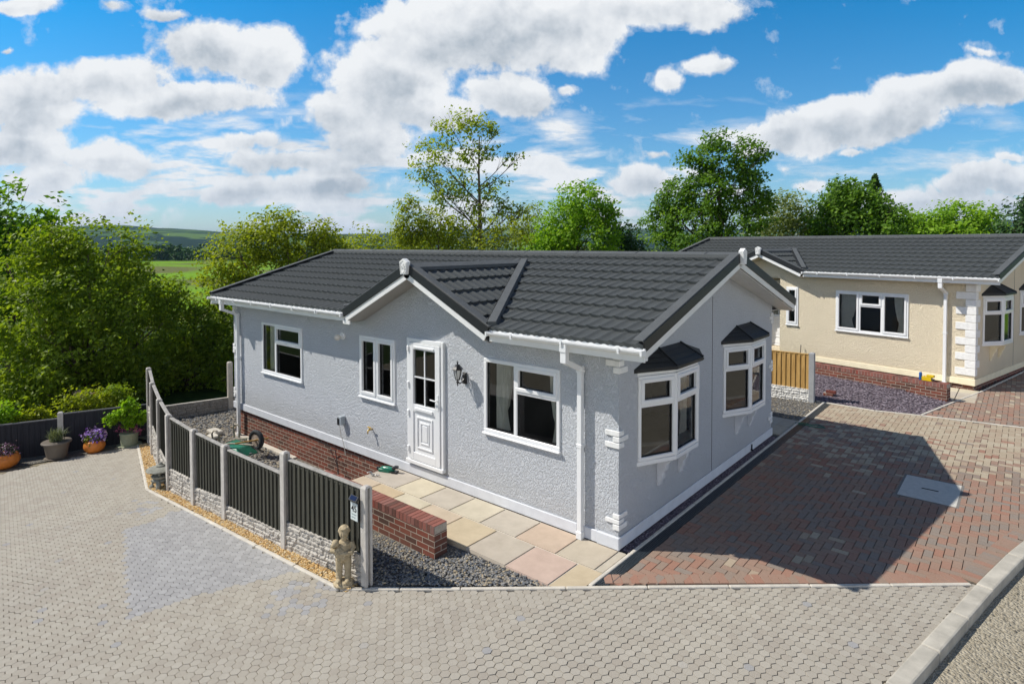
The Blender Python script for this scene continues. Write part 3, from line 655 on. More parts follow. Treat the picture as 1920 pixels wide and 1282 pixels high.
# hexagonal pavers
bx_,by_=.0955*math.cos(R(20.9)),.0955*math.sin(R(20.9));cx_,cy_=.0955*math.cos(R(80.9)),.0955*math.sin(R(80.9))
V=[];F4=[];F6=[];T4=[];T6=[]
PATCH=[(-6.35,-3.563),(-6.217,-3.246),(-6.434,-2.911),(-6.3,-2.70),(-2.9,-2.68),(-3.229,-3.342),(-3.386,-3.739),(-3.478,-4.404)]
def inside(P,x,y):
    c=False;n=len(P)
    for i in range(n):
        (x0,y0),(x1,y1)=P[i],P[i-1]
        if (y0>y)!=(y1>y) and x<(x1-x0)*(y-y0)/(y1-y0)+x0:c=not c
    return c
hexo=[(.0955/math.sqrt(3)*math.cos(R(20.9+30+60*k)),.0955/math.sqrt(3)*math.sin(R(20.9+30+60*k))) for k in range(6)]
rg=random.Random(3)
for i in range(-175,75):
    for j in range(-80,60):
        x=i*bx_+j*cx_;y=i*by_+j*cy_
        if not(-11.62<x<3.9 and -7.3<y<2.2): continue
        if y>pl(KL,x)-.012+.03 or x>pl([(a,b) for a,b in KR],y)+.03: continue
        if y<-5.6-.0*(x) and x<-9.5: continue
        z=hr(x)
        t=rg.random()*.42
        big=inside(PATCH,x,y) or (rg.random()<.45 and (x+2.35)**2+(y+2.95)**2<.16) or (rg.random()<.5 and (x+7.0)**2*.5+(y+3.05)**2<.06)
        if big: t=.58+rg.random()*.42
        if rg.random()<.015: t=min(1,t+.25)
        pair=((i+j)%2==0);jz=rg.uniform(-.0016,.0016);tx=rg.uniform(-.02,.02);ty=rg.uniform(-.02,.02)
        n=len(V)
        for k,(a,b) in enumerate(hexo):
            s=.965;V.append((x+a*s,y+b*s,z-.014))
        for k,(a,b) in enumerate(hexo):
            s=.90;V.append((x+a*s,y+b*s,z+jz+a*tx+b*ty))
        F6.append(tuple(n+6+k for k in range(6)));T6.append(t)
        for k in range(6):F4.append((n+k,n+(k+1)%6,n+6+(k+1)%6,n+6+k));T4.append(t)
        if pair: # false joint filled shallow
            a,b=bx_,by_;px,py=-by_*.28,bx_*.28
            n=len(V);V+=[(x+a*.38-px,y+b*.38-py,z-.0045),(x+a*.62-px,y+b*.62-py,z-.0045),(x+a*.62+px,y+b*.62+py,z-.0045),(x+a*.38+px,y+b*.38+py,z-.0045)]
            F4.append((n,n+1,n+2,n+3));T4.append(t)
me=bpy.data.meshes.new('pavers');me.from_pydata(V,[],F6+F4);a=me.attributes.new('tint','FLOAT','FACE');a.data.foreach_set('value',np.array(T6+T4,dtype=np.float32));me.materials.append(M['paver']);me.update()
o=bpy.data.objects.new('hexagonal_pavers',me);COL.objects.link(o);struct(o)
# kerbs
def kerbline(P,w,z0,z1,unit,mat,name,zf=None,bev=.012):
    m=MB()
    for (a,b) in zip(P[:-1],P[1:]):
        A=Vector((*a,0));B=Vector((*b,0));L=(B-A).length;n=max(1,round(L/unit));d=(B-A).normalized()
        for i in range(n):
            p=A+d*(L*i/n+(.003));q=A+d*(L*(i+1)/n-.003);jj=rg.uniform(-.002,.002)
            p.z=(zf(p.x) if zf else 0)+jj;q.z=(zf(q.x) if zf else 0)+jj
            m.beam(p,q,w+rg.uniform(-.002,.002),z1-z0,(0,0,1),off=z0)
    return struct(m.build(name,mat,bevel=bev,seg=2))
kerbline([(-11.36,-1.76),(-7.925,-2.724),(-2.11,-2.66),(-.96,-1.848),(0.0,-1.142),(3.45,1.87)],.052,-.06,.018,.914,M['kerb'],'kerb',hr)
kr=[(b+.085,a) for a,b in KR];kerbline(kr,.165,-.16,.022,.9,M['bigkerb'],'kerb',None,.02)
kerbline([(-.01,9.42),(1.26,9.36),(2.12,9.56),(3.9,9.87),(6.4,10.2)],.05,-.06,.012,.914,M['kerb'],'kerb')
kerbline([(2.12,9.60),(2.60,11.55),(3.02,13.18),(3.90,17.33),(5.,22.)],.05,-.06,.014,.914,M['kerb'],'kerb')
# drive base + herringbone blocks
DRIVE=[(.335,-.84),(3.50,1.93),(3.74,2.97),(3.91,3.6),(4.75,6.),(6.25,9.75),(3.9,9.82),(2.12,9.52),(1.26,9.33),(.335,9.36)]
DRIVE2=[(2.16,9.58),(3.9,9.91),(6.3,10.2),(11,20),(5.,22.),(3.93,17.33),(3.05,13.2),(2.63,11.55)]
sheet('driveway',[(.17,-.92),(3.55,1.9),(3.95,3.6),(4.8,6.),(11.,20),(5.,22),(3.02,13.18),(2.12,9.56),(1.26,9.36),(.17,9.4)],-.012,M['blockbase'])
def block(V,F,T,x0,y0,x1,y1,t,z=0.,c=.003,g=.002):
    n=len(V);jz=rg.uniform(-.0013,.0013)
    x0+=g;y0+=g;x1-=g;y1-=g
    V+=[(x0,y0,z-.011),(x1,y0,z-.011),(x1,y1,z-.011),(x0,y1,z-.011),(x0+c,y0+c,z+jz),(x1-c,y0+c,z+jz),(x1-c,y1-c,z+jz),(x0+c,y1-c,z+jz)]
    for f in ((4,5,6,7),(0,1,5,4),(1,2,6,5),(2,3,7,6),(3,0,4,7)):F.append(tuple(n+i for i in f));T.append(t)
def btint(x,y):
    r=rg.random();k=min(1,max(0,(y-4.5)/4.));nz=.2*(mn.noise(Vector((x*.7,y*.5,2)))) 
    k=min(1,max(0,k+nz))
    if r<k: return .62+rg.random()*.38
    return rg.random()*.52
MAN=(2.40,4.235,3.15,5.27)
V=[];F=[];T=[];s=.1
for i in range(-1,66):
    for j in range(-12,104):
        t=(i-j)%4;x=.345+i*s;y=j*s
        if t==0: w,h=2,1
        elif t==3: w,h=1,2
        else: continue
        cxm,cym=x+w*s/2,y+h*s/2
        if MAN[0]+.06<cxm<MAN[2]-.06 and MAN[1]+.06<cym<MAN[3]-.06: continue
        dk=cym-(pl(KL,cxm)+.13)
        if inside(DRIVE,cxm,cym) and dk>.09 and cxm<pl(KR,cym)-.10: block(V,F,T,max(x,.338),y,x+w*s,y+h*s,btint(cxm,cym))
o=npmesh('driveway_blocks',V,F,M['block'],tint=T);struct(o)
V=[];F=[];T=[]
A=Vector((.20,-.93,0));B=Vector((3.46,1.83,0));d=(B-A).normalized();nn=Vector((-d.y,d.x,0));L=(B-A).length;k=int(L/.101) # header course along the front kerb
for i in range(k):
    n=len(V);a0=.06+i*.101;jz=rg.uniform(-.001,.001)
    if a0<.12: continue
    P=lambda a,b,z:tuple(A+d*a+nn*b+Vector((0,0,z)))
    V+=[P(a0+.002,.07,-.011),P(a0+.099,.07,-.011),P(a0+.099,.262,-.011),P(a0+.002,.262,-.011),P(a0+.005,.073,jz+.001),P(a0+.096,.073,jz+.001),P(a0+.096,.259,jz+.001),P(a0+.005,.259,jz+.001)]
    t=rg.random()*.3
    for f in ((4,5,6,7),(0,1,5,4),(1,2,6,5),(2,3,7,6),(3,0,4,7)):F.append(tuple(n+q for q in f));T.append(t)
for (ya,xa),(yb,xb) in zip(KR[2:8],KR[3:9]):       # header course along the road kerb
    A=Vector((xa,ya,0));B=Vector((xb,yb,0));d=(B-A).normalized();nn=Vector((-d.y,d.x,0));L=(B-A).length
    for i in range(int(L/.101)):
        a0=i*.101;c=A+d*(a0+.05)+nn*.1
        if c.y<pl(KL,c.x)+.22 or c.y>9.7: continue
        n=len(V);P=lambda a,b,z:tuple(A+d*a+nn*b+Vector((0,0,z)));jz=rg.uniform(-.001,.001)
        V+=[P(a0+.002,.004,-.011),P(a0+.099,.004,-.011),P(a0+.099,.20,-.011),P(a0+.002,.20,-.011),P(a0+.005,.007,jz+.002),P(a0+.096,.007,jz+.002),P(a0+.096,.197,jz+.002),P(a0+.005,.197,jz+.002)]
        t=rg.random()*.5
        for f in ((4,5,6,7),(0,1,5,4),(1,2,6,5),(2,3,7,6),(3,0,4,7)):F.append(tuple(n+q for q in f));T.append(t)
o=npmesh('driveway_border_blocks',V,F,M['block'],tint=T);struct(o)
V=[];F=[];T=[]
for i in range(0,90):
    for j in range(94,220):
        x=2.1+i*.1;y=j*.1;t=(i-j)%4
        if t==0: w,h=2,1
        elif t==3: w,h=1,2
        else: continue
        if inside(DRIVE2,x+w*.05,y+h*.05): block(V,F,T,x,y,x+w*.1,y+h*.1,rg.random()*.5 if rg.random()<.8 else rg.random(),-.001,g=.003)
o=npmesh('driveway_blocks',V,F,M['block'],tint=T);struct(o)
# manhole cover
t=root('manhole_cover',(2.775,4.75,0),0,'grey concrete inspection cover with a slotted handle in the shaded block drive','manhole cover')
m=MB();m.box(-.37,-.51,-.03,.37,.51,.004);m.build('cover_plate',plain('inspection_cover',(.56,.54,.49),.85,.2,.1,12,.3,120),t,bevel=.004)
m=MB();m.box(-.40,-.54,-.03,.40,.54,.0015);m.build('cover_frame',M['darkgap'] if 0 else plain('cover_frame',(.20,.19,.175),.9,.2),t)
m=MB();m.box(-.11,-.018,.0045,.11,.018,.006);m.build('handle_slot',M['darkgap'],t)
# drain channel, edging, slate strip by the wall
m=MB();m.box(.20,-.86,-.07,.335,9.33,-.05);m.box(.20,-.86,-.05,.208,9.33,.002);m.box(.327,-.70,-.05,.335,9.33,.002)
for i in range(5): m.box(.208+.004+i*.0245,-.84,-.02,.208+.012+i*.0245,9.33,.0)
k=-.84
while k<9.3: m.box(.208,k,-.018,.327,k+.010,-.001);k+=.03
tag(m.build('drain_channel',M['grate']),'long black slotted drain channel between the pale edging and the block drive','drain')
kerbline([(.175,-.93),(.175,9.40)],.05,-.06,.012,.914,M['kerb'],'edging')
sheet('slate_strip',[(.0,.02),(.15,.02),(.15,5.99),(.0,5.99)],-.02,M['slate'])
# patio slabs
V=[];F=[];T=[]
SC=[.25,.45,.62,.48,.2,.95,.75,.3,.58]
r1=[-4.50,-3.69,-3.09,-2.46,-1.85,-1.205,-.55,.03];r2=[-4.50,-4.005,-3.41,-2.80,-2.15,-1.505,-.85,-.20]
tt1=[.42,.62,.45,.55,.45,.85,.3];tt2=[.75,.05,.6,.75,.15,.35,.98]
for rr,tt,ya,yb in ((r1,tt1,-.60,-.035),(r2,tt2,-1.215,-.605)):
    for a,b,t in zip(rr[:-1],rr[1:],tt): block(V,F,T,a,ya,b,yb,t,0.,.006,.006)
block(V,F,T,.035,-.60,.145,-.04,.5,0.,.004,.004)
for v in range(len(V)): V[v]=(V[v][0],V[v][1],V[v][2]*1. if V[v][2]>-.01 else -.045)
o=npmesh('patio_slabs',V,F,M['slab'],tint=T);struct(o)
m=MB();m.poly([(-.188,-1.215,-.002),(-.06,-1.19,-.002),(.14,-1.03,-.002),(.14,-.61,-.002),(-.188,-.61,-.002)],.12);struct(m.build('patio_slabs',M['slab']))
m=MB();n_=[(-4.49,-1.20),(-.19,-1.20),(-.06,-1.17),(.12,-1.02),(.12,-.02),(-4.49,-.02)];m.v+=[(x,y,-.64) for x,y in n_]+[(x,y,-.012) for x,y in n_];m.f+=[tuple(range(6))[::-1],tuple(range(6,12))]+[(i,(i+1)%6,(i+1)%6+6,i+6) for i in range(6)];m.t+=[0]*8;struct(m.build('patio_base',M['kerb']))
V=[];F=[];T=[]
for i,x in enumerate((-1.3,-.72,-.16)): block(V,F,T,x,6.1,x+(.58 if i<2 else .30),6.75,.3+.2*i,0,.006,.006);block(V,F,T,x,6.75,x+(.58 if i<2 else .30),7.38,.7-.2*i,0,.006,.006)
for i,x in enumerate((-3.0,-2.43,-1.87)): block(V,F,T,x,6.1,x+.56,7.38,.4,0,.006,.006)
o=npmesh('path_slabs',V,F,M['slab'],tint=T);struct(o)
# beds
sheet('gravel_bed',[(-1.9,-2.50),(-2.06,-2.64),(.16,-.95),(-.2,-1.22),(-4.5,-1.22),(-4.5,-2.50)],lambda x,y:-.035+.03*x*(.4 if y>-1.3 else 1),M['greygravel'])
sheet('yard',[(-12.93,-1.95),(-11.3,-1.5),(-8.9,-2.17),(-7.5,-2.49),(-4.4,-2.49),(-4.49,6.4),(-11.8,6.4)],-.62,M['yard'])
sheet('side_bed',[(-9.,6.0),(.15,6.0),(.15,9.4),(-9.,9.4)],-.015,M['greygravel'])
def goldz(x,y): return hr(x)+.003
m=MB()
gp=[(-2.0,-2.66,-2.46),(-4.,-2.69,-2.50),(-6.,-2.71,-2.53),(-7.5,-2.725,-2.51),(-7.925,-2.73,-2.40),(-8.83,-2.48,-2.19),(-10.2,-2.09,-1.83),(-11.34,-1.77,-1.50)]
for (a,y0,y1),(b,y2,y3) in zip(gp[:-1],gp[1:]): m.poly([(a,y0,goldz(a,0)),(a,y1,goldz(a,0)),(b,y3,goldz(b,0)),(b,y2,goldz(b,0))])
struct(m.build('gold_gravel_bed',M['goldgravel']))
sheet('fence_strip',[(-13.2,-5.4),(-12.35,-5.4),(-11.62,-2.56),(-11.34,-1.74),(-11.3,-1.5),(-11.9,-1.5),(-12.5,-3.2)],lambda x,y:hr(x)+.002,M['greygravel'])
SLB=[(.03,9.43),(1.26,9.385),(2.09,9.58),(2.55,11.5),(2.5,11.65),(-1.6,12.7),(-1.6,9.43)]
def slz(x,y): return -.02+.15*max(0,(y-9.6))/2.6*(1 if x<1.5 else max(0,(2.6-x)/1.1))
m=MB();nx=14
for i in range(nx):
    for j in range(12):
        a=-1.6+4.2*i/nx;b=a+4.2/nx;c=9.4+j*.28;e=c+.28
        if inside([(p[0]+(.12 if p[0]>0 else -.1)*0,p[1]) for p in SLB],(a+b)/2,(c+e)/2): m.poly([(a,c,slz(a,c)),(b,c,slz(b,c)),(b,e,slz(b,e)),(a,e,slz(a,e))])
struct(m.build('slate_bed',M['slate']))
sheet('slate_base',[(.0,9.40),(1.26,9.37),(2.10,9.57),(2.58,11.5),(3.0,13.2),(1.0,13.6),(-1.6,14.0),(-1.6,9.4)],-.027,M['slate'])
V=[];F=[];T=[]
for i in range(4):
    for j in range(3): block(V,F,T,1.30+i*.42,11.62+j*.55,1.30+(i+1)*.42,11.62+(j+1)*.55,.3+.15*((i*3+j)%3),.0,.006,.006)
V2=[];F2=[];T2=[]
o=npmesh('path_slabs',V,F,M['slab'],tint=T);struct(o)
sheet('rough_ground',[(b+.15,a) for a,b in KR]+[(60,60),(60,-14),(1.4,-14)],-.085,M['dirt'])
# loose stones ---------------------------------------------------------------
def stones(name,n,reg,z,s0,s1,mat,label,flat=.6,seed=1):
    r=np.random.RandomState(seed);P=[]
    xa=min(p[0] for p in reg);xb=max(p[0] for p in reg);ya=min(p[1] for p in reg);yb=max(p[1] for p in reg)
    while len(P)<n:
        x=r.uniform(xa,xb);y=r.uniform(ya,yb)
        if inside(reg,x,y):P.append((x,y,z(x,y)))
    P=np.array(P);base=np.array([[1,0,0],[.2,1,.1],[-1,.1,0],[0,-1,0],[.1,0,1],[0,.1,-1]],float)
    fc=np.array([[0,1,4],[1,2,4],[2,3,4],[3,0,4],[1,0,5],[2,1,5],[3,2,5],[0,3,5]])
    V=np.repeat(base[None],n,0)+r.normal(0,.22,(n,6,3));sz=r.uniform(s0,s1,(n,1,1))*.5
    V=V*sz*np.stack([np.ones(n),r.uniform(.6,1,n),r.uniform(.4,.9,n)*1.],1)[:,None,:]
    a=r.uniform(0,6.28,n);b=r.normal(0,.5,n);ca,sa,cb,sb=np.cos(a),np.sin(a),np.cos(b),np.sin(b)
    X=V[:,:,0]*cb[:,None]-V[:,:,2]*sb[:,None];Z=V[:,:,0]*sb[:,None]+V[:,:,2]*cb[:,None]
    X2=X*ca[:,None]-V[:,:,1]*sa[:,None];Y2=X*sa[:,None]+V[:,:,1]*ca[:,None]
    W=np.stack([X2,Y2,Z*flat],2)+P[:,None,:]+np.array([0,0,1])*(r.uniform(.0,.35,(n,1,1))*s1)
    F=(fc[None]+(np.arange(n)*6)[:,None,None]).reshape(-1,3)
    o=npmesh(name,W.reshape(-1,3),F,mat,tint=np.repeat(r.uniform(0,1,n),8),nf=3);tag(o,label,'gravel',kind='stuff');return o
gold=[(a,y0+.03) for a,y0,y1 in gp]+[(a,y1) for a,y0,y1 in gp[::-1]]
stones('golden_gravel',9000,gold,lambda x,y:goldz(x,y)+.010,.018,.036,M['goldstone'],'golden flint gravel strip between the kerb and the black panel fence',seed=2)
stones('grey_gravel',4200,[(-2.1,-2.60),(-1.9,-2.46),(-.22,-1.20),(-1.62,-1.24),(-1.66,-1.58),(-4.2,-1.60),(-4.2,-2.46),(-2.2,-2.46)],lambda x,y:-.035+.03*x+.01,.02,.05,M['greystone'],'grey crushed stone beside the low red garden wall and the sandstone slabs',seed=3)
stones('grey_gravel',1100,[(-.0,-1.14),(-.28,-1.26),(-1.60,-2.27),(-1.6,-1.24)],lambda x,y:-.035+.02*x+.01,.025,.055,M['greystone'],'coarse blue-grey stones in the triangle between the white kerb and the slabs',seed=33)
stones('grey_gravel',5000,[(-5,7.42),(.13,7.42),(.13,9.4),(-5,9.4)],lambda x,y:-.01,.02,.05,M['greystone'],'grey gravel in front of the yellow timber fence panel',seed=4)
stones('plum_slate',9000,SLB,lambda x,y:slz(x,y)+.006,.03,.07,M['slatestone'],'plum slate chippings in front of the long low red brick wall',.35,seed=5)
stones('dark_chippings',1500,[(.03,.03),(.145,.03),(.145,5.9),(.03,5.9)],lambda x,y:-.015,.015,.035,M['slatestone'],'dark slate chippings in the narrow strip under the bay windows',.5,seed=6)
stones('rubble',7000,[(-12.8,-1.7),(-11.3,-1.4),(-9.,-2.1),(-7.5,-2.4),(-4.6,-2.4),(-4.6,-.1),(-10.5,-.1),(-10.6,5.),(-12.,5.)],lambda x,y:-.615,.03,.09,M['greystone'],'rough grey rubble covering the yard behind the black fence',.5,seed=7)
stones('roadside_stones',4500,[(2.7,-2.2),(3.35,-.5),(3.75,1.8),(4.1,3.2),(4.8,5.2),(7.5,5),(7,-3),(3,-4)],lambda x,y:-.082,.008,.035,tintmat('roadside_stone',[(0,(.16,.15,.13)),(.4,(.30,.27,.21)),(.8,(.40,.36,.28)),(1,(.5,.46,.38))]),'small stones scattered on the rough dirt right of the road kerb',.6,seed=8)
# ------------------------------------------------------------------ fences
def rockboard(par,A,B,h0,h1,mat,seed=0,bury=.05,name='gravel_board',th=.045,side=-1):
    """rock-face concrete board from A to B, visible height h0->h1, outward side = right of A->B * side"""
    A=Vector(A);B=Vector(B);d=(B-A);L=math.hypot(d.x,d.y);dz=d.z;d2=Vector((d.x/L,d.y/L,0));n=Vector((d2.y,-d2.x,0))*(-side)
    r=random.Random(seed);rows=[];hh=max(h0,h1)+bury;c=.012
    nu=int(L/c);nv=int(hh/c);V=[];F=[]
    cour=[0]
    while cour[-1]<hh: cour.append(cour[-1]+r.choice([.055,.07,.09]))
    blocks=[]
    for k in range(len(cour)-1):
        u=-r.random()*.15;row=[]
        while u<L: w=r.uniform(.09,.26);row.append((u,u+w,r.uniform(.012,.034)));u+=w
        blocks.append(row)
    def H(u,v):
        k=0
        while k<len(cour)-2 and cour[k+1]<v:k+=1
        for a,b,h in blocks[k]:
            if a<=u<=b:
                e=min(u-a,b-u,v-cour[k],cour[k+1]-v);f=max(0,min(1,e/.012))
                return f*(h+.012*mn.noise(Vector((u*25,v*25,seed)))+.008*mn.noise(Vector((u*60,v*60,seed))))
        return 0
    for j in range(nv+1):
        for i in range(nu+1):
            u=L*i/nu;ht=h0+(h1-h0)*i/nu+bury;v=ht*j/nv;p=A+d2*u+Vector((0,0,dz*i/nu-bury+v))+n*(th/2+H(u,v));V.append(tuple(p))
    for j in range(nv):
        for i in range(nu): a=j*(nu+1)+i;F.append((a,a+1,a+nu+2,a+nu+1))
    k=len(V);top=[]
    for i in range(nu+1): # top + back
        u=L*i/nu;q=A+d2*u+Vector((0,0,dz*i/nu+h0+(h1-h0)*i/nu));V.append(tuple(q-n*th/2));
    for i in range(nu+1):
        u=L*i/nu;q=A+d2*u+Vector((0,0,dz*i/nu-bury));V.append(tuple(q-n*th/2))
    for i in range(nu):
        a=nv*(nu+1)+i;F.append((a,a+1,k+i+1,k+i));F.append((k+i,k+i+1,k+nu+2+i,k+nu+1+i))
    return npmesh(name,V,F,mat,par)
def cpost(par,p,h,mat,w=.1,name='fence_post',ang=0.,slot=True):
    m=MB();c,s=math.cos(ang),math.sin(ang)
    fr=(p,Vector((c,s,0)),Vector((-s,c,0)),Vector((0,0,1)));a=w/2
    m.bx(fr,-a,a,-a,-a*.35,-.25,h);m.bx(fr,-a,a,a*.35,a,-.25,h);m.bx(fr,-a*.35,a*.35,-a*.35,a*.35,-.25,h-.004)
    n=len(m.v);P=lambda x,y,z:tuple(Vector(p)+fr[1]*x+fr[2]*y+Vector((0,0,z)))
    m.hexa([P(-a,-a,h),P(a,-a,h),P(a,a,h),P(-a,a,h),P(-a*.55,-a*.55,h+.022),P(a*.55,-a*.55,h+.022),P(a*.55,a*.55,h+.022),P(-a*.55,a*.55,h+.022)])
    return m.build(name,mat,par,bevel=.004)
def slats(par,A,B,h0,h1,zt0,zt1,mat,pitch=.103,side=-1,capm=None,drop=.028,cap=True,name='board_panel'):
    A=Vector(A);B=Vector(B);L=math.hypot(B.x-A.x,B.y-A.y);d=Vector(((B.x-A.x)/L,(B.y-A.y)/L,0));n=Vector((d.y,-d.x,0))*(-side)
    m=MB();k=max(1,round(L/pitch))
    for i in range(k):
        u0=L*i/k;u1=L*(i+1)/k+.008
        f=lambda u:(A.z+(B.z-A.z)*u/L+h0+(h1-h0)*u/L, zt0+(zt1-zt0)*u/L-.012)
        (a0,a1),(b0,b1)=f(u0),f(min(L,u1));P=lambda u,o,z:tuple(Vector((A.x,A.y,0))+d*u+n*o+Vector((0,0,z)))
        u1=min(L,u1)
        lo,hi=(.004,drop) 
        m.hexa([P(u0,-.006,a0),P(u1,-.006,b0),P(u1,hi,b0),P(u0,lo,a0),P(u0,-.006,a1),P(u1,-.006,b1),P(u1,hi,b1),P(u0,lo,a1)])
    o=m.build(name,mat,par)
    if cap:
        c=MB();c.beam(Vector((A.x,A.y,zt0-.012))+d*.03,Vector((B.x,B.y,zt1-.012))-d*.03,.062,.022,(0,0,1));c.build('capping_rail',capm or M['blackcap'],par,bevel=.005)
        c=MB();c.beam(Vector((A.x,A.y,zt0-.06))+d*.03+n*.008,Vector((B.x,B.y,zt1-.06))-d*.03+n*.008,.02,.045,(0,0,1))
        c.build('top_rail',mat,par)
    return o
FP=[(-1.90,-2.44,1.165),(-3.62,-2.49,1.30),(-5.33,-2.51,1.13),(-6.38,-2.54,1.23),(-7.50,-2.51,1.33),(-8.83,-2.19,1.40),(-10.21,-1.84,1.54),(-11.32,-1.53,1.72)]
fen=root('panel_fence',(0,0,0),0,'curving fence of black slatted panels on white rock-face boards between concrete posts','fence')
SH=[(.36,.38),(.20,.235),(.32,.31),(.41,.41),(.44,.47),(.53,.66),(.72,.88)]
TP=[(1.13,1.22),(.99,1.08),(1.10,1.19),(1.19,1.29),(1.29,1.36),(1.36,1.50),(1.50,1.68)]
for i,(x,y,h) in enumerate(FP): cpost(fen,(x,y,hr(x)),h,M['concrete'],ang=.02 if i<4 else (-.15 if i==4 else -.26))
for i in range(7):
    (x0,y0,_),(x1,y1,_)=FP[i],FP[i+1];d=Vector((x1-x0,y1-y0,0)).normalized()*.035
    a=(x0+d.x,y0+d.y+.022,hr(x0));b=(x1-d.x,y1-d.y+.022,hr(x1))
    rockboard(fen,b,a,SH[i][1],SH[i][0],M['rock'],seed=i+1)
    slats(fen,b,a,SH[i][1]-.0,SH[i][0]-.0,hr(x1)+TP[i][1],hr(x0)+TP[i][0],M['blackboard'],side=-1)
# plaque on the near panel
pq=root('house_number_sign',(-2.01,-2.515,hr(-2)+.90),0,'small white number 45 plaque under a tilted solar lamp on the black fence','sign')
m=MB();m.box(-.075,-.012,-.12,.075,.004,.095);m.build('plate_back',M['blackmetal'],pq,bevel=.003)
m=MB();m.box(-.066,-.016,-.115,.066,-.0125,.09);m.build('plate',plain('sign_plate',(.62,.68,.68),.35,.5,.03,4),pq)
m=MB();m.hexa([(-.078,-.040,.108),(.078,-.040,.108),(.078,.01,.145),(-.078,.01,.145),(-.078,-.048,.122),(.078,-.048,.122),(.078,.0,.175),(-.078,.0,.175)]);m.build('solar_lamp',M['blackmetal'],pq,bevel=.005)
m=MB();m.hexa([(-.055,-.040,.1305),(.055,-.040,.1305),(.055,-.008,.1660),(-.055,-.008,.1660),(-.055,-.042,.1335),(.055,-.042,.1335),(.055,-.010,.1690),(-.055,-.010,.1690)]);m.build('solar_cell',plain('solar_cell',(.01,.015,.05),.15,.6),pq)
cu=bpy.data.curves.new('num','FONT');cu.body='45';cu.size=.105;cu.align_x='CENTER';cu.extrude=.0008;cu.offset=.0012;tmp=bpy.data.objects.new('num',cu);COL.objects.link(tmp)
bpy.context.view_layer.update();dg=bpy.context.evaluated_depsgraph_get();me=bpy.data.meshes.new_from_object(tmp.evaluated_get(dg));bpy.data.objects.remove(tmp)
no=bpy.data.objects.new('number',me);COL.objects.link(no);no.parent=pq;no.rotation_euler=(R(90),0,0);no.location=(0,-.018,-.012);me.materials.clear();me.materials.append(M['blackmetal'])
m=MB()
for zz,ws in ((-.045,(.018,.012,.024,.016)),(-.080,(.022,.014,.02))):
    x=-.045
    for w in ws: m.box(x,-.0172,zz-.007,x+w,-.0163,zz+.005);x+=w+.006
m.build('small_lettering',plain('faded_print',(.22,.28,.30),.5,.3),pq)
# low dark fence behind the pots
lf=root('low_fence',(-12.367,-2.956,hr(-12.37)),0,'low dark board fence with one concrete post behind the row of flower pots','fence')
D=Vector((.806,2.142,0)).normalized();A0=Vector((0,0,0))
def seg(a,b,h,n0):
    p=D*a;q=D*b;m=MB();m.beam((p.x,p.y,.0),(q.x,q.y,.0),.04,h-.02);L=b-a
    k=int(L/.1)
    for i in range(k):
        u=a+L*(i+.5)/k;c=D*u;nn=Vector((D.y,-D.x,0))
        m.beam((c+nn*.022-D*.042),(c+nn*.022+D*.042),.008+.004*(i%2),h-.03)
    m.build('fence_panel',M['darkfence'],lf)
    m=MB();m.beam((p.x,p.y,h-.02),(q.x,q.y,h-.02),.065,.025);m.build('capping_rail',M['railing'],lf,bevel=.004)
seg(.05,1.86,.865,0);seg(-1.75,-.05,.77,1);seg(-3.6,-1.80,.77,1);cpost(lf,(0,0,0),.885,M['concrete'],w=.105,ang=1.21);cpost(lf,tuple(D*-1.78),.80,M['concrete'],w=.1,ang=1.21)
# rear yard wall of rock-face boards with posts
rf=root('gravel_board_fence',(0,0,-.62),0,'low grey rock-face board wall with one tall concrete post at the back of the yard','fence')
pp=Vector((-12.55,.87,0));q0=Vector((-12.9,-1.75,0));dd=(pp-q0).normalized()
rockboard(rf,pp-dd*.03,q0,.33,.40,M['rockgrey'],seed=21,side=1);rockboard(rf,pp+dd*2.2,pp+dd*.03,.30,.33,M['rockgrey'],seed=22,side=1)
cpost(rf,tuple(pp),1.28,M['kerb'],w=.12,ang=1.4);cpost(rf,tuple(pp+dd*2.25),1.25,M['kerb'],w=.12,ang=1.4)
m=MB();m.beam(q0+Vector((0,0,.395)),pp+Vector((0,0,.325)),.06,.02);m.build('top_edge',M['kerb'],rf,bevel=.004)
# yellow timber panel by the cream bungalow
yf=root('timber_fence',(-.07,9.27,0),0,'yellow timber slatted panel on a white rock-face board beside a grey concrete post','fence')
cpost(yf,(0,0,0),1.18,plain('grey_post',(.36,.37,.38),.85,.2,.1,9,.3,120),w=.12);cpost(yf,(-1.90,0,0),1.18,M['concrete'],w=.12)
rockboard(yf,(-1.85,0,0),(-.05,0,0),.30,.30,plain('rock_face_bright',(.66,.65,.62),.95,.15,.15,10,.6,70),seed=31)
slats(yf,(-1.85,0,0),(-.05,0,0),.30,.30,1.15,1.15,M['pine'],pitch=.115,capm=M['pine'],drop=.03)
# garden walls
def gwall(name,loc,rz,L,T_,H,label,below=.1):
    w=root(name,loc,rz,label,'garden wall');m=MB();m.box(-L,0,-below,0,T_,H-.103);m.build('brickwork',M['brick'],w)
    V=[];F=[];T=[];k=int(L/.0755)
    for i in range(k):
        x1=-i*.0755-.0045;x0=x1-.066;c=.004;n=len(V);j=rg.uniform(-.001,.001)
        V+=[(x0,-.001+j,H-.10),(x1,-.001+j,H-.10),(x1,T_+.001,H-.10),(x0,T_+.001,H-.10),(x0,-.001+j,H+j),(x1,-.001+j,H+j),(x1,T_+.001,H+j),(x0,T_+.001,H+j)]
        for f in ((4,5,6,7),(0,1,5,4),(1,2,6,5),(2,3,7,6),(3,0,4,7)):F.append(tuple(n+q for q in f));T.append(rg.random())
    npmesh('brick_coping',V,F,M['coping'],w,tint=T);m=MB();m.box(-L,.003,H-.103,-.001,T_-.003,H-.006);m.build('mortar',M['mortar'],w);return w
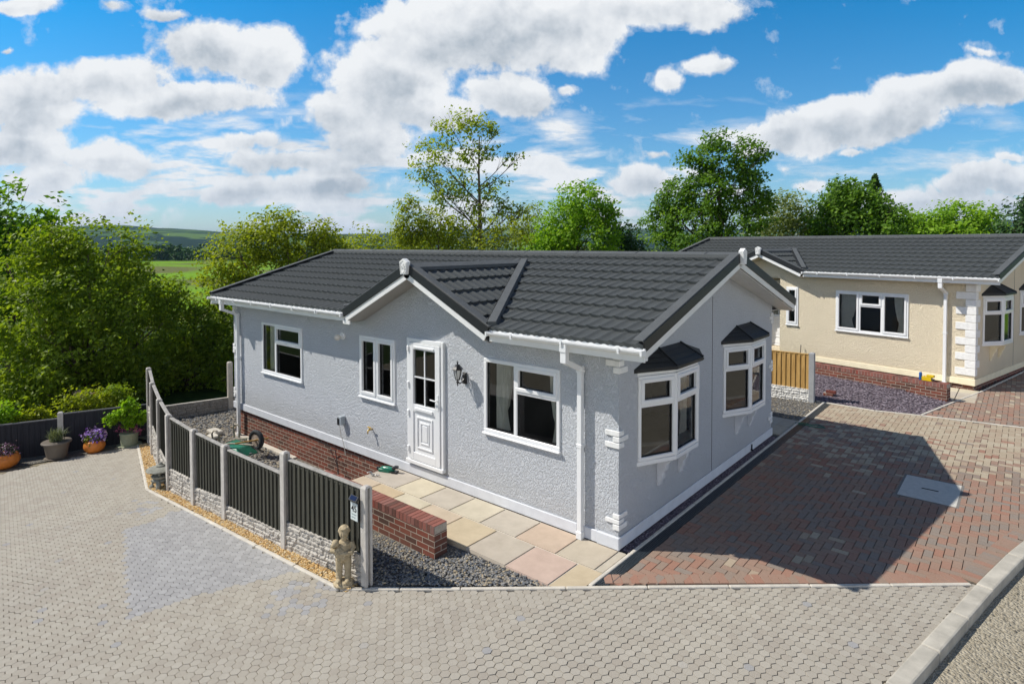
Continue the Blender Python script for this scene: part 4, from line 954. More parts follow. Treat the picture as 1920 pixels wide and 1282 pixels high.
M['coping']=tintmat('coping_brick',[(0,(.16,.085,.07)),(.3,(.30,.12,.095)),(.6,(.38,.155,.125)),(.85,(.27,.15,.13)),(1,(.34,.10,.075))],namt=.3,nscale=50)
M['mortar']=plain('mortar',(.42,.37,.31),.95,.1,.15,20,.4,100)
gwall('brick_wall',(-1.70,-1.57,0.),0,2.75,.215,.335,'short low red brick wall ending at the grey stones beside the sandstone patio',.15)
gwall('brick_wall',(2.44,11.34,0.),th2,4.6,.235,.425,'long low red brick wall in front of the cream bungalow',.12)
# ------------------------------------------------------------------ things on and by the houses
def simple(name,loc,label,cat,group=None,rz=0): return root(name,loc,rz,label,cat,group)
t=simple('wall_lantern',(-2.70,-.02,1.80),'black coach lantern with clear glass on a curved arm beside the white door','wall lamp')
m=MB();m.box(-.045,-.02,-.12,.045,.02,.10);m.box(-.03,-.03,-.09,.03,-.02,.07);m.build('backplate',M['blackmetal'],t,bevel=.008)
m=MB();m.tube([(0,-.02,-.02),(0,-.07,-.075),(0,-.14,-.09),(0,-.19,-.05),(0,-.19,-.005)],.012,8);m.tube([(0,-.02,.05),(0,-.06,.05),(0,-.09,.0),(0,-.07,-.05)],.009,8);m.lathe([(.008,-.13),(.016,-.12),(.008,-.10),(.02,-.07),(.035,-.045)],(0,-.19,0),8);m.build('arm',M['blackmetal'],t)
m=MB()
for k in range(6):
    a=math.pi/3*k;c,s=math.cos(a),math.sin(a);m.tube([(.045*c,-.19+.045*s,.0),(.082*c,-.19+.082*s,.19)],.006,5)
m.lathe([(.048,-.012),(.052,.0),(.045,.006)],(0,-.19,0),6);m.lathe([(.11,.185),(.112,.195),(.075,.235),(.07,.24),(.045,.275),(.02,.285),(.012,.30),(.018,.315),(.006,.335),(.003,.36)],(0,-.19,0),6);m.build('cage',M['blackmetal'],t)
m=MB();m.lathe([(.040,.0),(.074,.188)],(0,-.19,0),6);m.build('lamp_glass',plain('frosted_lamp_glass',(.55,.56,.55),.15,.5),t)
t.scale=(.8,.8,.8)
t=simple('bulkhead_light',(-5.93,-.01,2.13),'small white round wall light with a frosted globe under the gutter of the grey bungalow','wall lamp')
m=MB();m.tube([(0,.0,0),(0,-.03,0)],[.075,.07],16);m.tube([(0,-.03,0),(-.01,-.05,-.005)],[.045,.04],12);m.build('mounting_plate',M['upvc'],t)
m=MB();m.ell((-.02,-.115,-.02),(.055,.065,.055));m.build('globe',plain('frosted_globe',(.70,.66,.60),.3,.5),t,smooth=True)
t=simple('meter_box',(-5.97,-.055,.53),'small grey box with black face and dangling cable on the render above the brick skirt','junction box')
m=MB();m.box(-.03,-.05,-.075,.075,.055,.085);m.build('box',plain('grey_box',(.36,.40,.43),.5,.4),t,bevel=.006)
m=MB();m.box(-.036,-.054,-.085,-.0,.0,.06);m.box(-.04,-.058,-.08,.03,-.05,.05);m.build('cover',M['blackmetal'],t,bevel=.005)
m=MB();m.tube([(-.01,-.02,-.08),(.02,-.02,-.25),(.10,-.01,-.42),(.17,-.015,-.62)],.006,5);m.build('cable',M['kerb'],t)
t=simple('outside_tap',(-5.06,-.02,.53),'brass garden tap on the render right of the small grey box','tap')
m=MB();m.tube([(0,.02,0),(0,-.07,0),(0,-.085,-.02),(0,-.085,-.06)],[.014,.014,.014,.012],8);m.tube([(0,-.05,0),(0,-.05,.04)],.009,8);m.build('spout',plain('brass',(.55,.36,.08),.3,.5,.1,30,metal=.7),t,smooth=True)
m=MB();m.box(-.035,-.06,.038,.035,-.04,.05);m.tube([(-.045,-.05,.044),(-.02,-.05,.044)],.012,6);m.tube([(.045,-.05,.044),(.02,-.05,.044)],.012,6);m.build('handle',plain('brass_handle',(.60,.38,.06),.4,.5),t)
# tools against the skirt and on the patio
t=simple('hook_rod',(-5.92,-.03,-.55),'pair of thin black rods leaning against the brick skirt','rods')
m=MB();m.tube([(-.42,-.02,.43),(-.28,.0,.46),(.10,-.15,-.06)],.009,6);m.build('long_rod',M['blackmetal'],t);m=MB();m.tube([(-.40,-.03,.44),(-.16,-.02,.16),(-.12,-.08,.0)],.006,6);m.build('short_rod',M['blackmetal'],t)
t=simple('power_tool',(-4.33,-.24,.0),'green and black power tool lying at the end of the sandstone patio','power tool',rz=R(20))
m=MB();m.ell((0,0,.05),(.15,.05,.048));m.box(-.16,-.045,.0,.05,.045,.055);m.build('body',plain('green_plastic',(.01,.17,.11),.35,.5),t,bevel=.008)
m=MB();m.tube([(.08,0,.05),(.16,0,.10),(.20,.0,.10)],.03,10);m.tube([(-.16,0,.04),(-.20,0,.04)],.03,10);m.box(.10,-.05,.0,.19,.05,.03);m.build('grip',M['blackmetal'],t)
t=simple('chain_coil',(-4.40,-.50,.005),'short heap of steel chain beside the green power tool','chain')
m=MB()
for k in range(16):
    a=k*.55;c=Vector((-.13+.018*k,.025*math.sin(a),.015+.012*abs(math.sin(a*1.3))));u=Vector((math.cos(a*.4),math.sin(a*.4),.3*(k%2))).normalized()*.018;w=Vector((-u.y,u.x,.4*u.length*((k+1)%2)))*.6
    m.tube([c+u,c+w,c-u,c-w,c+u],.005,5)
m.build('links',M['metal'],t)
# wheelbarrow upside down in the yard
t=simple('wheelbarrow',(-9.0,-.62,-.62),'green wheelbarrow lying upside down behind the black panel fence','wheelbarrow',rz=R(12))
m=MB();m.hexa([(-.45,-.34,.0),(.42,-.30,.0),(.42,.30,.0),(-.45,.34,.0),(-.26,-.19,.20),(.22,-.17,.18),(.22,.17,.18),(-.26,.19,.20)]);m.build('tray',plain('green_enamel',(.015,.18,.11),.4,.5,.3,6),t,bevel=.03,seg=3)
m=MB()
for s in (-1,1):
    m.tube([(-.75,s*.30,.05),(-.40,s*.27,.16),(.10,s*.20,.28),(.66,s*.10,.30)],.017,8)
    m.tube([(-.42,s*.26,.20),(-.46,s*.26,.42),(-.40,s*.26,.49),(-.30,s*.26,.50),(-.23,s*.26,.43),(-.24,s*.24,.24)],.020,8)
m.tube([(.42,-.16,.29),(.42,.16,.29)],.016,8);m.tube([(.60,-.10,.30),(.95,-.02,.02)],.016,8);m.build('frame',plain('rusty_tube',(.38,.34,.28),.5,.4,.3,20,metal=.4),t)
m=MB();pr=[(.13,-.035),(.19,-.042),(.205,-.02),(.21,0),(.205,.02),(.19,.042),(.13,.035)];n=28
for i in range(n):
    a=2*math.pi*i/n
    for r_,y in pr:m.v.append((.62+r_*math.cos(a),y,.38+r_*math.sin(a)))
k=len(pr)
for i in range(n):
    for j in range(k): m.f.append((i*k+j,i*k+(j+1)%k,((i+1)%n)*k+(j+1)%k,((i+1)%n)*k+j));m.t.append(0)
wh=m.build('wheel',plain('tyre_rubber',(.035,.04,.045),.75,.3,.2,40,.4,90),t,smooth=True)
m=MB();m.tube([(.62,-.028,.38),(.62,.028,.38)],.135,20);m.tube([(.62,-.07,.38),(.62,.07,.38)],.03,10);m.build('rim',plain('pale_rim',(.40,.33,.27),.6,.3,.3,20),wh)
m=MB();m.tube([(.50,-.42,.40),(.80,.16,.40)],.016,6);m.build('axle_stick',M['pine'],t)
struct_strip=MB();struct_strip.box(-10.3,-.10,-.62,-7.7,.03,-.585);struct(struct_strip.build('concrete_footing',M['kerb']))
t=simple('kerb_offcut',(-10.62,-.35,-.60),'pale broken concrete lumps by the left downpipe of the grey bungalow','rubble')
m=MB();m.box(-.25,-.12,0,.18,.1,.09);m.box(.10,-.26,0,.42,-.08,.07);m.build('lump',M['kerb'],t,bevel=.02)
# statue --------------------------------------------------------------------
st=M['statue']=plain('weathered_cast_stone',(.44,.36,.235),.95,.15,.22,22,.7,120)
t=root('garden_statue',(-2.14,-2.585,hr(-2.1)),R(48),'weathered cast-stone statue of a child hugging a puppy, by the black fence end post','statue')
m=MB();E=lambda c,r,rot=None:m.ell(c,r,12,9,rot=rot)
rx=lambda a,ax:__import__('mathutils').Matrix.Rotation(R(a),3,ax)
E((0,0,.035),(.128,.118,.042));E((0.01,-.01,.065),(.10,.09,.025))
for s,fx in ((-1,-.055),(1,.045)):
    E((fx,-.055,.093),(.030,.052,.022));m.tube([(fx,-.02,.09),(fx*1.0,-.008,.16),(fx*.95,-.004,.24),(fx*.85,.0,.335)],[.034,.037,.042,.050],12)
    m.tube([(fx,-.012,.118),(fx,-.012,.138)],[.041,.041],12)
E((0,0,.35),(.088,.066,.060));m.tube([(0,0,.34),(0,.005,.42),(0,.008,.50),(0,.008,.535)],[.080,.078,.080,.05],16)
E((0,-.01,.375),(.086,.068,.03));m.tube([(0,.008,.52),(.003,0,.575)],[.036,.032],10)
E((.004,-.008,.632),(.058,.060,.068));E((.004,.006,.655),(.066,.064,.062))
for k in range(11):
    a=k/11*6.283;E((.004+.050*math.cos(a),.012+.042*math.sin(a),.668+(.012 if math.sin(a)<-.3 else -.02)),(.022,.022,.024))
E((.004,-.046,.684),(.034,.016,.012));E((.004,-.066,.622),(.009,.012,.012));E((.004,-.055,.598),(.018,.012,.008));E((-.018,-.058,.635),(.010,.006,.007));E((.026,-.058,.635),(.010,.006,.007));E((.004,-.05,.583),(.02,.014,.014))
# arms wrapped round the puppy
m.tube([(.085,.008,.515),(.112,-.015,.45),(.095,-.06,.415),(.03,-.092,.42),(-.03,-.10,.43)],[.033,.033,.028,.024,.020],10)
m.tube([(-.08,.008,.515),(-.115,-.02,.46),(-.125,-.065,.45),(-.07,-.095,.46)],[.033,.032,.027,.020],10)
for j in range(4): m.tube([(-.03-.004*j,-.104,.447-.012*j),(-.055-.003*j,-.110,.445-.012*j),(-.07,-.100,.443-.011*j)],[.0075,.007,.006],6)
m.tube([(-.02,-.100,.45),(-.03,-.108,.468)],[.008,.006],6)
E((-.035,-.075,.42),(.062,.040,.075),rx(-25,'Y'));E((-.085,-.07,.54),(.043,.043,.043));E((-.112,-.100,.525),(.024,.028,.019));E((-.058,-.055,.548),(.014,.012,.024));E((-.106,-.045,.552),(.012,.012,.022))
E((.005,-.085,.375),(.030,.022,.040));E((-.04,-.09,.36),(.022,.02,.03))
o=m.build('figure',st,t,smooth=True);r_=o.modifiers.new('v','REMESH');r_.mode='VOXEL';r_.voxel_size=.0042;r_.use_smooth_shade=True;sm=o.modifiers.new('s','SMOOTH');sm.factor=.4;sm.iterations=1
# stone lantern --------------------------------------------------------------
sl=plain('stone_lantern',(.27,.27,.235),.95,.15,.25,14,.8,80)
t=root('stone_lantern',(-7.83,-2.535,hr(-7.9)+.0),R(10),'low grey stone lantern with a wide round roof on the golden gravel','stone lantern')
m=MB()
for k in range(4):
    a=math.pi/4+math.pi/2*k;c,s=math.cos(a),math.sin(a);m.tube([(.145*c,.145*s,-.01),(.15*c,.15*s,.05),(.125*c,.125*s,.12),(.06*c,.06*s,.155)],[.042,.040,.045,.05],8)
m.lathe([(.10,.12),(.135,.15),(.12,.175),(.09,.18)],(0,0,0),16);m.build('base',sl,t,smooth=True,bevel=0)
m=MB();m.lathe([(.07,.175),(.135,.195),(.155,.225),(.15,.24),(.09,.245)],(0,0,0),18);m.build('bowl',sl,t,bevel=.004)
m=MB()
for k in range(4):
    a=math.pi/4+math.pi/2*k;c,s=math.cos(a),math.sin(a);m.beam((.075*c,.075*s,.24),(.08*c,.08*s,.325),.04,.04,(c,s,0),off=-.02)
m.lathe([(.03,.24),(.03,.32)],(0,0,0),8);m.build('fire_box',sl,t)
m=MB();m.lathe([(.12,.315),(.225,.325),(.238,.34),(.225,.352),(.15,.375),(.08,.39),(.05,.392)],(0,0,0),20);m.build('roof',sl,t,bevel=.003)
m=MB();m.lathe([(.05,.385),(.075,.40),(.07,.415),(.04,.42),(.035,.43),(.03,.452),(.01,.462)],(0,0,0),16);m.build('knob',sl,t,bevel=.003)
# ------------------------------------------------------------------ leaves
def leafset(L,n,sz,r,bias=.55,sig=.14,per=9,flat=.75,gap=-9):
    """L = list of (x,y,z,rad); returns leaf centres cluster-wise"""
    w=np.array([l[3]**2 for l in L]);w/=w.sum();per=per*(2 if n>15000 else 1);K=max(1,n//per)
    idx=r.choice(len(L),K,p=w);C=np.array([l[:3] for l in L])[idx];Rr=np.array([l[3] for l in L])[idx]
    d=r.normal(0,1,(K,3));d/=np.linalg.norm(d,axis=1)[:,None];d[:,2]*=.88
    rad=Rr*(bias+(1-bias)*r.random_sample(K)**.5)*(1+.16*r.normal(0,1,K))
    P=C+d*rad[:,None]
    cl=1.5/max(.5,float(np.mean(Rr)));keep=np.array([mn.noise(Vector(p)*cl*1.25)+.35*mn.noise(Vector(p)*cl*3.1)>gap for p in P]);P=P[keep];d=d[keep];K=len(P)
    ct=np.array([min(1,max(0,.5+.9*mn.noise(Vector(p)*cl*1.9+Vector((9,3,1))))) for p in P])*.6+.4*r.random_sample(K)
    P=np.repeat(P,per,0)+r.normal(0,sig,(K*per,3))*np.array([1,1,flat]);dd=np.repeat(d,per,0)
    return P,dd,np.repeat(ct,per)
def leafmesh(name,P,dd,ct,sz,mat,par,r,tb=.6):
    n=len(P);N=dd*.45+np.array([-.45,-.35,.75])+r.normal(0,.58,(n,3));N/=np.linalg.norm(N,axis=1)[:,None]
    A=np.cross(N,r.normal(0,1,(n,3)));A/=np.linalg.norm(A,axis=1)[:,None];B=np.cross(N,A)
    s=(sz*(.65+.7*r.random_sample(n)))[:,None]
    V=np.stack([P-A*s*.5,P+B*s*.34+N*s*.06,P+A*s*.55-N*s*.05,P-B*s*.34+N*s*.06],1).reshape(-1,3)
    F=np.arange(n*4).reshape(-1,4)
    t=np.clip(tb*ct+(1-tb)*r.random_sample(n),0,1)
    return npmesh(name,V,F,mat,par,tint=t)
def branches(name,base,L,H,tr,r,par,nsub=4,fac=1.,mat='bark',lean=(0,0)):
    m=MB();bx0,by0,bz=base;cx=np.mean([l[0] for l in L]);cy=np.mean([l[1] for l in L]);ztop=max(l[2] for l in L)
    T=[]
    for i in range(7):
        f=i/6;T.append(Vector((bx0+(cx-bx0)*f*.8+r.normal(0,.04)*H*.1,by0+(cy-by0)*f*.8+r.normal(0,.04)*H*.1,bz+(ztop-bz)*.92*f)))
    m.tube(T,[tr*(1-.86*(i/6)**.8) for i in range(7)],8)
    for l in L:
        c=Vector(l[:3]);zs=max(bz+.12*(ztop-bz),c.z-l[3]*.6-.75*math.hypot(c.x-cx,c.y-cy));zs=min(zs,c.z-.15)
        f=(zs-bz)/((ztop-bz)*.92);f=max(.05,min(.9,f));k=f*6;i=int(k);s=T[i].lerp(T[min(6,i+1)],k-i)
        d=c-s;r0=tr*(1-.86*f**.8)*.5;mid=s+d*.5+Vector((r.normal(0,.08),r.normal(0,.08),-.08))*d.length*.6
        m.tube([s,mid,c],[r0,r0*.65,r0*.35],6)
        for q in range(nsub):
            v=Vector(r.normal(0,1,3));v.normalize();v.z=abs(v.z)*.7+.1;e=c+v*l[3]*.95*fac
            s2=mid.lerp(c,r.uniform(.2,1));m2=s2.lerp(e,.5)+Vector(r.normal(0,.06,3))*l[3]
            m.tube([s2,m2,e],[r0*.34,r0*.22,.006],5)
    return m.build(name,M[mat],par,smooth=True)
TREES=[
('A', (-23.71, -1.79), 1, [(-23.16, -1.89, 4.95, 1.53), (-23.4, -0.96, 4.22, 1.18), (-24.07, -2.54, 4.4, 1.97), (-24.4, -1.63, 3.06, 1.97), (-23.21, -0.79, 2.67, 1.23), (-23.87, -2.89, 2.37, 2.22)]),
('B', (-17.4, -1.03), 0, [(-17.1, -1.33, 3.99, 1.01), (-17.14, -0.59, 3.68, 1.12), (-17.75, -1.89, 3.37, 1.16), (-17.36, 0.12, 3.17, 0.77), (-17.34, -2.43, 2.35, 1.55), (-17.43, -1.15, 2.25, 1.55), (-17.37, 0.02, 1.84, 1.07), (-16.89, -1.69, 0.95, 1.84), (-17.04, -0.39, 0.6, 1.45), (-17.96, -2.58, 0.64, 1.74), (-17.81, -0.68, -0.6, 1.36), (-17.28, -2.13, -0.41, 1.55), (-16.95, 0.47, 1.16, 0.87)]),
('C', (-17.55, 1.74), 0, [(-17.51, 1.07, 2.09, 0.77), (-17.46, 1.61, 0.99, 1.11), (-17.97, 1.04, -0.23, 1.21), (-17.82, 2.25, -0.22, 1.21), (-16.86, 2.75, 0.55, 1.01), (-17.18, 2.64, 2.0, 0.45), (-17.54, 2.42, 1.26, 1.01), (-16.76, 2.77, -0.71, 0.91)]),
('D', (-22.29, 8.05), 2, [(-22.7, 6.02, 3.34, 1.58), (-22.16, 8.02, 4.55, 1.11), (-22.86, 7.35, 4.06, 1.37), (-22.15, 9.38, 3.29, 1.53), (-23.13, 5.73, 2.16, 1.27), (-22.05, 8.47, 2.31, 1.58), (-21.28, 10.27, 3.03, 1.27), (-21.18, 9.35, 4.3, 0.79), (-22.34, 7.56, 1.36, 1.58)]),
('E', (-22.59, 13.09), 2, [(-22.38, 12.64, 3.65, 1.22), (-21.7, 14.02, 3.36, 1.16), (-23.36, 12.32, 2.66, 1.45), (-21.19, 15.64, 3.2, 1.45)]),
('F', (-16.69, 15.22), 3, [(-17.37, 13.99, 9.33, 1.11), (-18.17, 13.51, 8.2, 1.19), (-18.71, 13.29, 7.19, 0.92), (-17.47, 14.83, 9.99, 0.74), (-16.51, 15.16, 9.65, 0.69), (-16.14, 15.72, 9.29, 0.48), (-17.68, 14.65, 7.23, 1.19), (-16.84, 14.55, 8.19, 1.06), (-16.39, 15.4, 8.5, 0.63), (-15.79, 16.11, 8.0, 0.53), (-15.38, 16.53, 8.11, 0.32), (-17.74, 13.8, 6.25, 1.11), (-17.3, 14.63, 5.62, 1.19), (-16.5, 15.71, 6.7, 0.95), (-15.77, 15.68, 5.61, 0.79), (-16.55, 15.18, 5.1, 1.06), (-15.61, 16.3, 5.37, 0.69), (-15.16, 16.79, 5.5, 0.48)]),
('F2', (-17.07, 11.96), 2, [(-17.41, 11.27, 5.6, 0.54), (-17.28, 11.53, 4.76, 1.04), (-16.83, 12.42, 4.53, 1.11), (-16.55, 13.17, 4.04, 1.23), (-17.56, 11.14, 4.28, 0.69), (-15.36, 13.72, 4.04, 1.23), (-14.42, 14.89, 4.28, 0.99)]),
('G', (-15.18, 21.53), 4, [(-14.92, 21.13, 5.96, 1.35), (-15.7, 20.97, 4.95, 1.44), (-14.66, 22.06, 5.55, 1.26), (-16.58, 21.18, 4.07, 1.44), (-14.58, 21.42, 4.06, 1.8), (-13.95, 22.33, 5.24, 0.75), (-16.93, 20.63, 3.47, 1.2)]),
('G2', (-19.71, 23.17), 2, [(-19.51, 22.93, 5.58, 0.87), (-20.28, 22.56, 4.59, 1.0), (-19.52, 23.48, 4.43, 1.0)]),
('H', (-14.2, 24.51), 5, [(-14.05, 24.23, 4.37, 0.89), (-14.53, 24.14, 3.6, 1.27), (-13.72, 24.88, 3.75, 0.7)]),
('I', (-6.85, 21.4), 1, [(-7.3, 20.79, 8.08, 1.11), (-7.94, 20.82, 7.27, 1.06), (-6.94, 21.49, 7.25, 1.0), (-8.85, 21.07, 6.08, 1.32), (-7.43, 20.84, 6.0, 1.27), (-6.34, 21.59, 6.23, 1.19), (-9.64, 20.44, 4.54, 1.06), (-7.97, 20.32, 4.51, 1.58), (-6.59, 21.29, 4.51, 1.58), (-5.89, 21.85, 7.94, 0.85), (-5.55, 22.06, 7.68, 0.53), (-6.06, 21.46, 7.06, 0.9), (-5.58, 21.85, 5.72, 0.74), (-9.41, 20.52, 5.57, 0.92)]),
('J', (-5.07, 25.14), 6, [(-5.26, 24.74, 5.72, 0.93), (-5.65, 24.82, 4.81, 1.22), (-4.69, 25.39, 4.8, 1.16), (-4.05, 25.74, 4.41, 0.87)]),
('K', (-2.19, 24.8), 1, [(-2.82, 24.34, 5.84, 0.9), (-2.23, 24.67, 5.95, 1.01), (-3.12, 24.75, 5.0, 1.18), (-1.91, 25.35, 5.23, 1.35), (-0.96, 24.74, 4.7, 1.13), (-2.45, 24.75, 4.49, 1.55)]),
('L', (0.83, 35.27), 4, [(-1.17, 34.61, 4.64, 1.29), (0.04, 35.07, 4.77, 1.11), (0.98, 35.43, 5.15, 1.26), (1.8, 35.73, 4.75, 1.11), (-0.42, 34.8, 4.18, 1.48), (0.77, 35.26, 4.17, 1.85), (2.39, 35.57, 4.3, 0.92)]),
('N', (4.36, 29.38), 5, [(3.37, 29.1, 4.47, 0.76), (4.01, 29.26, 5.18, 0.95), (4.47, 29.54, 4.46, 1.43)]),

]
CFG={ # leaves, size, spread, trunk radius, bias, name, label, category, subs
'A':(14000,.18,.20,.22,.5,'broadleaf_tree','tall dark green tree at the far left edge rising above the hedge','tree'),
'B':(46000,.120,.15,.16,.45,'broadleaf_tree','large spreading bushy tree filling the left behind the low dark fence','tree'),
'C':(22000,.120,.15,.12,.4,'hedge_tree','leafy hedge tree between the spreading bush and the left corner of the grey bungalow','tree'),
'D':(24000,.15,.18,.20,.45,'broadleaf_tree','yellow-green rounded tree behind the left end of the grey roof','tree'),
'E':(10000,.15,.17,.14,.4,'hedge_tree','low yellow-green tree line just above the grey roof ridge, left of the tall sparse tree','tree'),
'F':(7600,.15,.13,.20,.25,'sparse_tree','tall sparse tree with visible limbs above the porch gable','tree'),
'F2':(8500,.14,.16,.12,.3,'young_tree','airy low tree around the foot of the tall sparse tree','tree'),
'G':(19000,.17,.18,.22,.5,'round_tree','bright green round-headed tree behind the middle of the grey ridge','tree'),
'G2':(2600,.14,.18,.10,.3,'young_tree','small airy tree between the tall sparse tree and the round bright one','tree'),
'H':(7000,.16,.18,.16,.5,'dark_tree','dark low tree right of the round bright green one','tree'),
'I':(26000,.15,.15,.24,.38,'broadleaf_tree','tall leafy tree with bare limbs showing, above the gap between the two roofs','tree'),
'J':(6500,.13,.18,.12,.35,'willow_tree','greyish feathery tree right of the tall leafy one, above the cream bungalow','tree'),
'K':(17000,.16,.17,.22,.45,'broadleaf_tree','dark green dense tree beside a conifer above the cream roof','tree'),
'L':(15000,.18,.2,.2,.45,'hedge_tree','bright low tree line above the right half of the cream roof','tree'),
'N':(5000,.17,.18,.16,.45,'dark_tree','dark tree cut by the right edge above the cream roof','tree')}
for n,b,ci,L in TREES:
    nl,sz,sg,tr,bias,nm,lab,cat=CFG[n];r=np.random.RandomState(sum(map(ord,n))*13+5)
    bz=-1.0 if n in('A','B','C') else -.9
    t=root(nm,(b[0],b[1],bz),0,lab,cat);L2=[(l[0]-b[0],l[1]-b[1],l[2]-bz,l[3]) for l in L]
    if n not in('F','F2','G2','I','J'): L2.append((0,0,max(.8,min(l[2] for l in L2)*.6),max(l[3] for l in L2)))
    branches('trunk',(0,0,-.1),L2,max(l[2] for l in L2),tr,r,t,nsub=9 if n in('F','I','F2') else 4)
    P,dd,ct=leafset(L2,int(nl*1.35),sz,r,bias,sg,gap={'F':-.02,'I':-.06,'B':-.03,'C':-.08,'A':-.06,'F2':-.05}.get(n,-.14))
    leafmesh('crown',P,dd,ct,sz,LEAF[ci],t,r)
# spruces
def spruce(loc,H,W,label,seed):
    r=np.random.RandomState(seed);t=root('spruce_tree',loc,0,label,'tree');m=MB();m.tube([(0,0,0),(0,0,H*.97)],[.14,.01],8);m.build('trunk',M['bark'],t)
    n=9000;z=r.random_sample(n)**.75*H*.95+H*.04;f=1-z/H
    tier=np.floor(z/.38);a=r.randint(0,9,n)*.698+tier*1.3+r.normal(0,.10,n);q=r.random_sample(n)**.6
    rad=W*f**.75*q*(.75+.35*np.sin(tier*2.1+a*3));zz=z-q*W*f*.25+r.normal(0,.03,n)
    P=np.stack([rad*np.cos(a),rad*np.sin(a),zz],1);dd=np.stack([np.cos(a)*.5,np.sin(a)*.5,np.full(n,.4)],1)
    leafmesh('crown',P,dd,r.random_sample(n),.13,LEAF[5],t,r,.3)
spruce((-1.75,26.9,-.9),8.1,2.3,'dark pointed spruce rising between the dense trees above the cream roof',5)
spruce((3.85,29.6,-.9),7.2,1.5,'dark spruce cut by the right edge of the picture',6)
# low shrubs behind the dark fence
for i,(x,y,s,ci,lab) in enumerate([(-13.35,-4.6,.42,2,'reddish-green young shrub behind the dark fence at the left edge'),(-13.2,-3.95,.50,4,'bright young shrub behind the dark fence left of its concrete post'),(-13.3,-3.1,.22,2,'small brown-tipped shrub just behind the concrete post of the dark fence'),(-13.1,-2.35,.48,2,'yellow-green young shrub behind the dark fence right of its post'),(-13.4,-1.7,.42,0,'green young shrub behind the dark fence near the curve of the black fence')]):
    r=np.random.RandomState(40+i);t=root('shrub',(x,y,-.75),0,lab,'shrub');L=[(r.normal(0,.12),r.normal(0,.18),.55+s*.5+r.uniform(-.1,.2),s*.62) for k in range(5)]
    branches('stem',(0,0,0),L,1,.02,r,t,3);P,dd,ct=leafset(L,1500,.07,r,.3,.07);leafmesh('foliage',P,dd,ct,.075,LEAF[ci],t,r)
# ------------------------------------------------------------------ flower pots
def pot(name,loc,prof,mat,label,wob=0,n=28,saucer=None,sub='pot'):
    t=root(name,loc,0,label,'flower pot','flower pots along the low dark fence');m=MB();m.lathe(prof,(0,0,0),n,wob=wob);m.build('pot',mat,t,smooth=wob>0)
    if saucer: m=MB();m.lathe(saucer,(0,0,0),24);m.build('saucer',mat,t)
    s=MB();s.lathe([(prof[-1][0]*.93,prof[-1][1]-.03),(prof[-1][0]*.93,prof[-1][1]-.02)],(0,0,0),18);s.build('soil',M['soil'],t);return t
def flowers(t,L,n,cols,sz,r,name='flowers'):
    P,dd,ct=leafset(L,n,sz,r,.75,.03,3);m=M[cols]
    leafmesh(name,P+dd*.02,dd*2.5,ct,sz,m,t,r,.2)
M['violet']=leafmat('violet_petals',[(0,(.10,.035,.30)),(.5,(.22,.10,.45)),(.8,(.45,.33,.62)),(1,(.75,.70,.80))],.15)
M['heather']=leafmat('heather_petals',[(0,(.06,.02,.06)),(.5,(.16,.06,.14)),(1,(.45,.30,.42))],.1)
M['pink']=leafmat('pink_petals',[(0,(.30,.05,.14)),(1,(.50,.15,.28))],.2)
OR=plain('orange_glaze',(.62,.20,.035),.5,.4,.15,10)
orp=[(.13,0),(.19,.05),(.225,.13),(.22,.20),(.19,.26),(.175,.275)]
r=np.random.RandomState(9)
t=pot('flower_pot',(-12.13,-3.98,hr(-12.1)),[(a*1.12,z*1.05) for a,z in orp],OR,'ribbed orange pot of dark purple heather at the left edge',wob=.07,n=42);P,dd,ct=leafset([(0,0,.29,.17)],900,.03,r,.6,.03);leafmesh('foliage',P,dd,ct,.035,LEAF[5],t,r);flowers(t,[(0,0,.30,.18)],1100,'heather',.03,r)
t=pot('flower_pot',(-11.95,-3.13,hr(-11.9)),[(.17,.02),(.185,.05),(.225,.28),(.235,.31),(.27,.325),(.275,.35),(.26,.365)],plain('taupe_pot',(.16,.135,.11),.6,.3,.08,8),'large taupe tapered pot holding a spiky grey-green plant',saucer=[(.2,0),(.23,.02),(.21,.022)])
m=MB()
for k in range(210):
    a=r.uniform(0,6.28);e=r.uniform(.15,1.15);L=r.uniform(.22,.40);x,y=r.normal(0,.05,2);c=math.cos(a)*math.sin(e)+.15;s=math.sin(a)*math.sin(e)+.1;w=.006
    p0=Vector((x,y,.34));p1=p0+Vector((c*.55,s*.55,math.cos(e)+.1))*L*.6;p2=p1+Vector((c,s,math.cos(e)*.6))*L*.5;sd=Vector((-s,c,0)).normalized()*w if abs(c)+abs(s)>.01 else Vector((w,0,0))
    m.poly([p0-sd,p0+sd,p1+sd,p1-sd],r.random_sample());m.poly([p1-sd,p1+sd,p2],r.random_sample())
m.build('foliage',leafmat('spiky_leaf',[(0,(.09,.12,.06)),(1,(.24,.27,.15))],.2),t)
t=pot('flower_pot',(-11.72,-2.50,hr(-11.7)),[(a*.86,z*.92) for a,z in orp],OR,'ribbed orange pot overflowing with violet and white pansies',wob=.07,n=42);P,dd,ct=leafset([(0,0,.29,.17),(-.1,-.05,.30,.10)],1000,.03,r,.5,.03);leafmesh('foliage',P,dd,ct,.045,LEAF[0],t,r);flowers(t,[(0,.02,.36,.16),(.1,.06,.36,.12),(-.12,-.06,.36,.11)],330,'violet',.062,r)
t=pot('flower_pot',(-11.60,-1.86,hr(-11.6)),[(.165,.03),(.175,.035),(.18,.26),(.195,.265),(.195,.29),(.185,.30)],plain('sage_pot',(.27,.29,.20),.8,.2,.12,14,.3,60),'sage green cylinder pot with a leafy shrub and pink flowers, on a saucer',saucer=[(.2,0),(.25,.02),(.24,.03)])
L=[(0,0,.62,.13),(.0,.02,.80,.15),(.02,.0,.96,.12),(-.18,-.30,.62,.15),(-.1,-.18,.70,.12),(.12,.33,.66,.13),(.1,.22,.58,.10),(.02,0,.45,.10)]
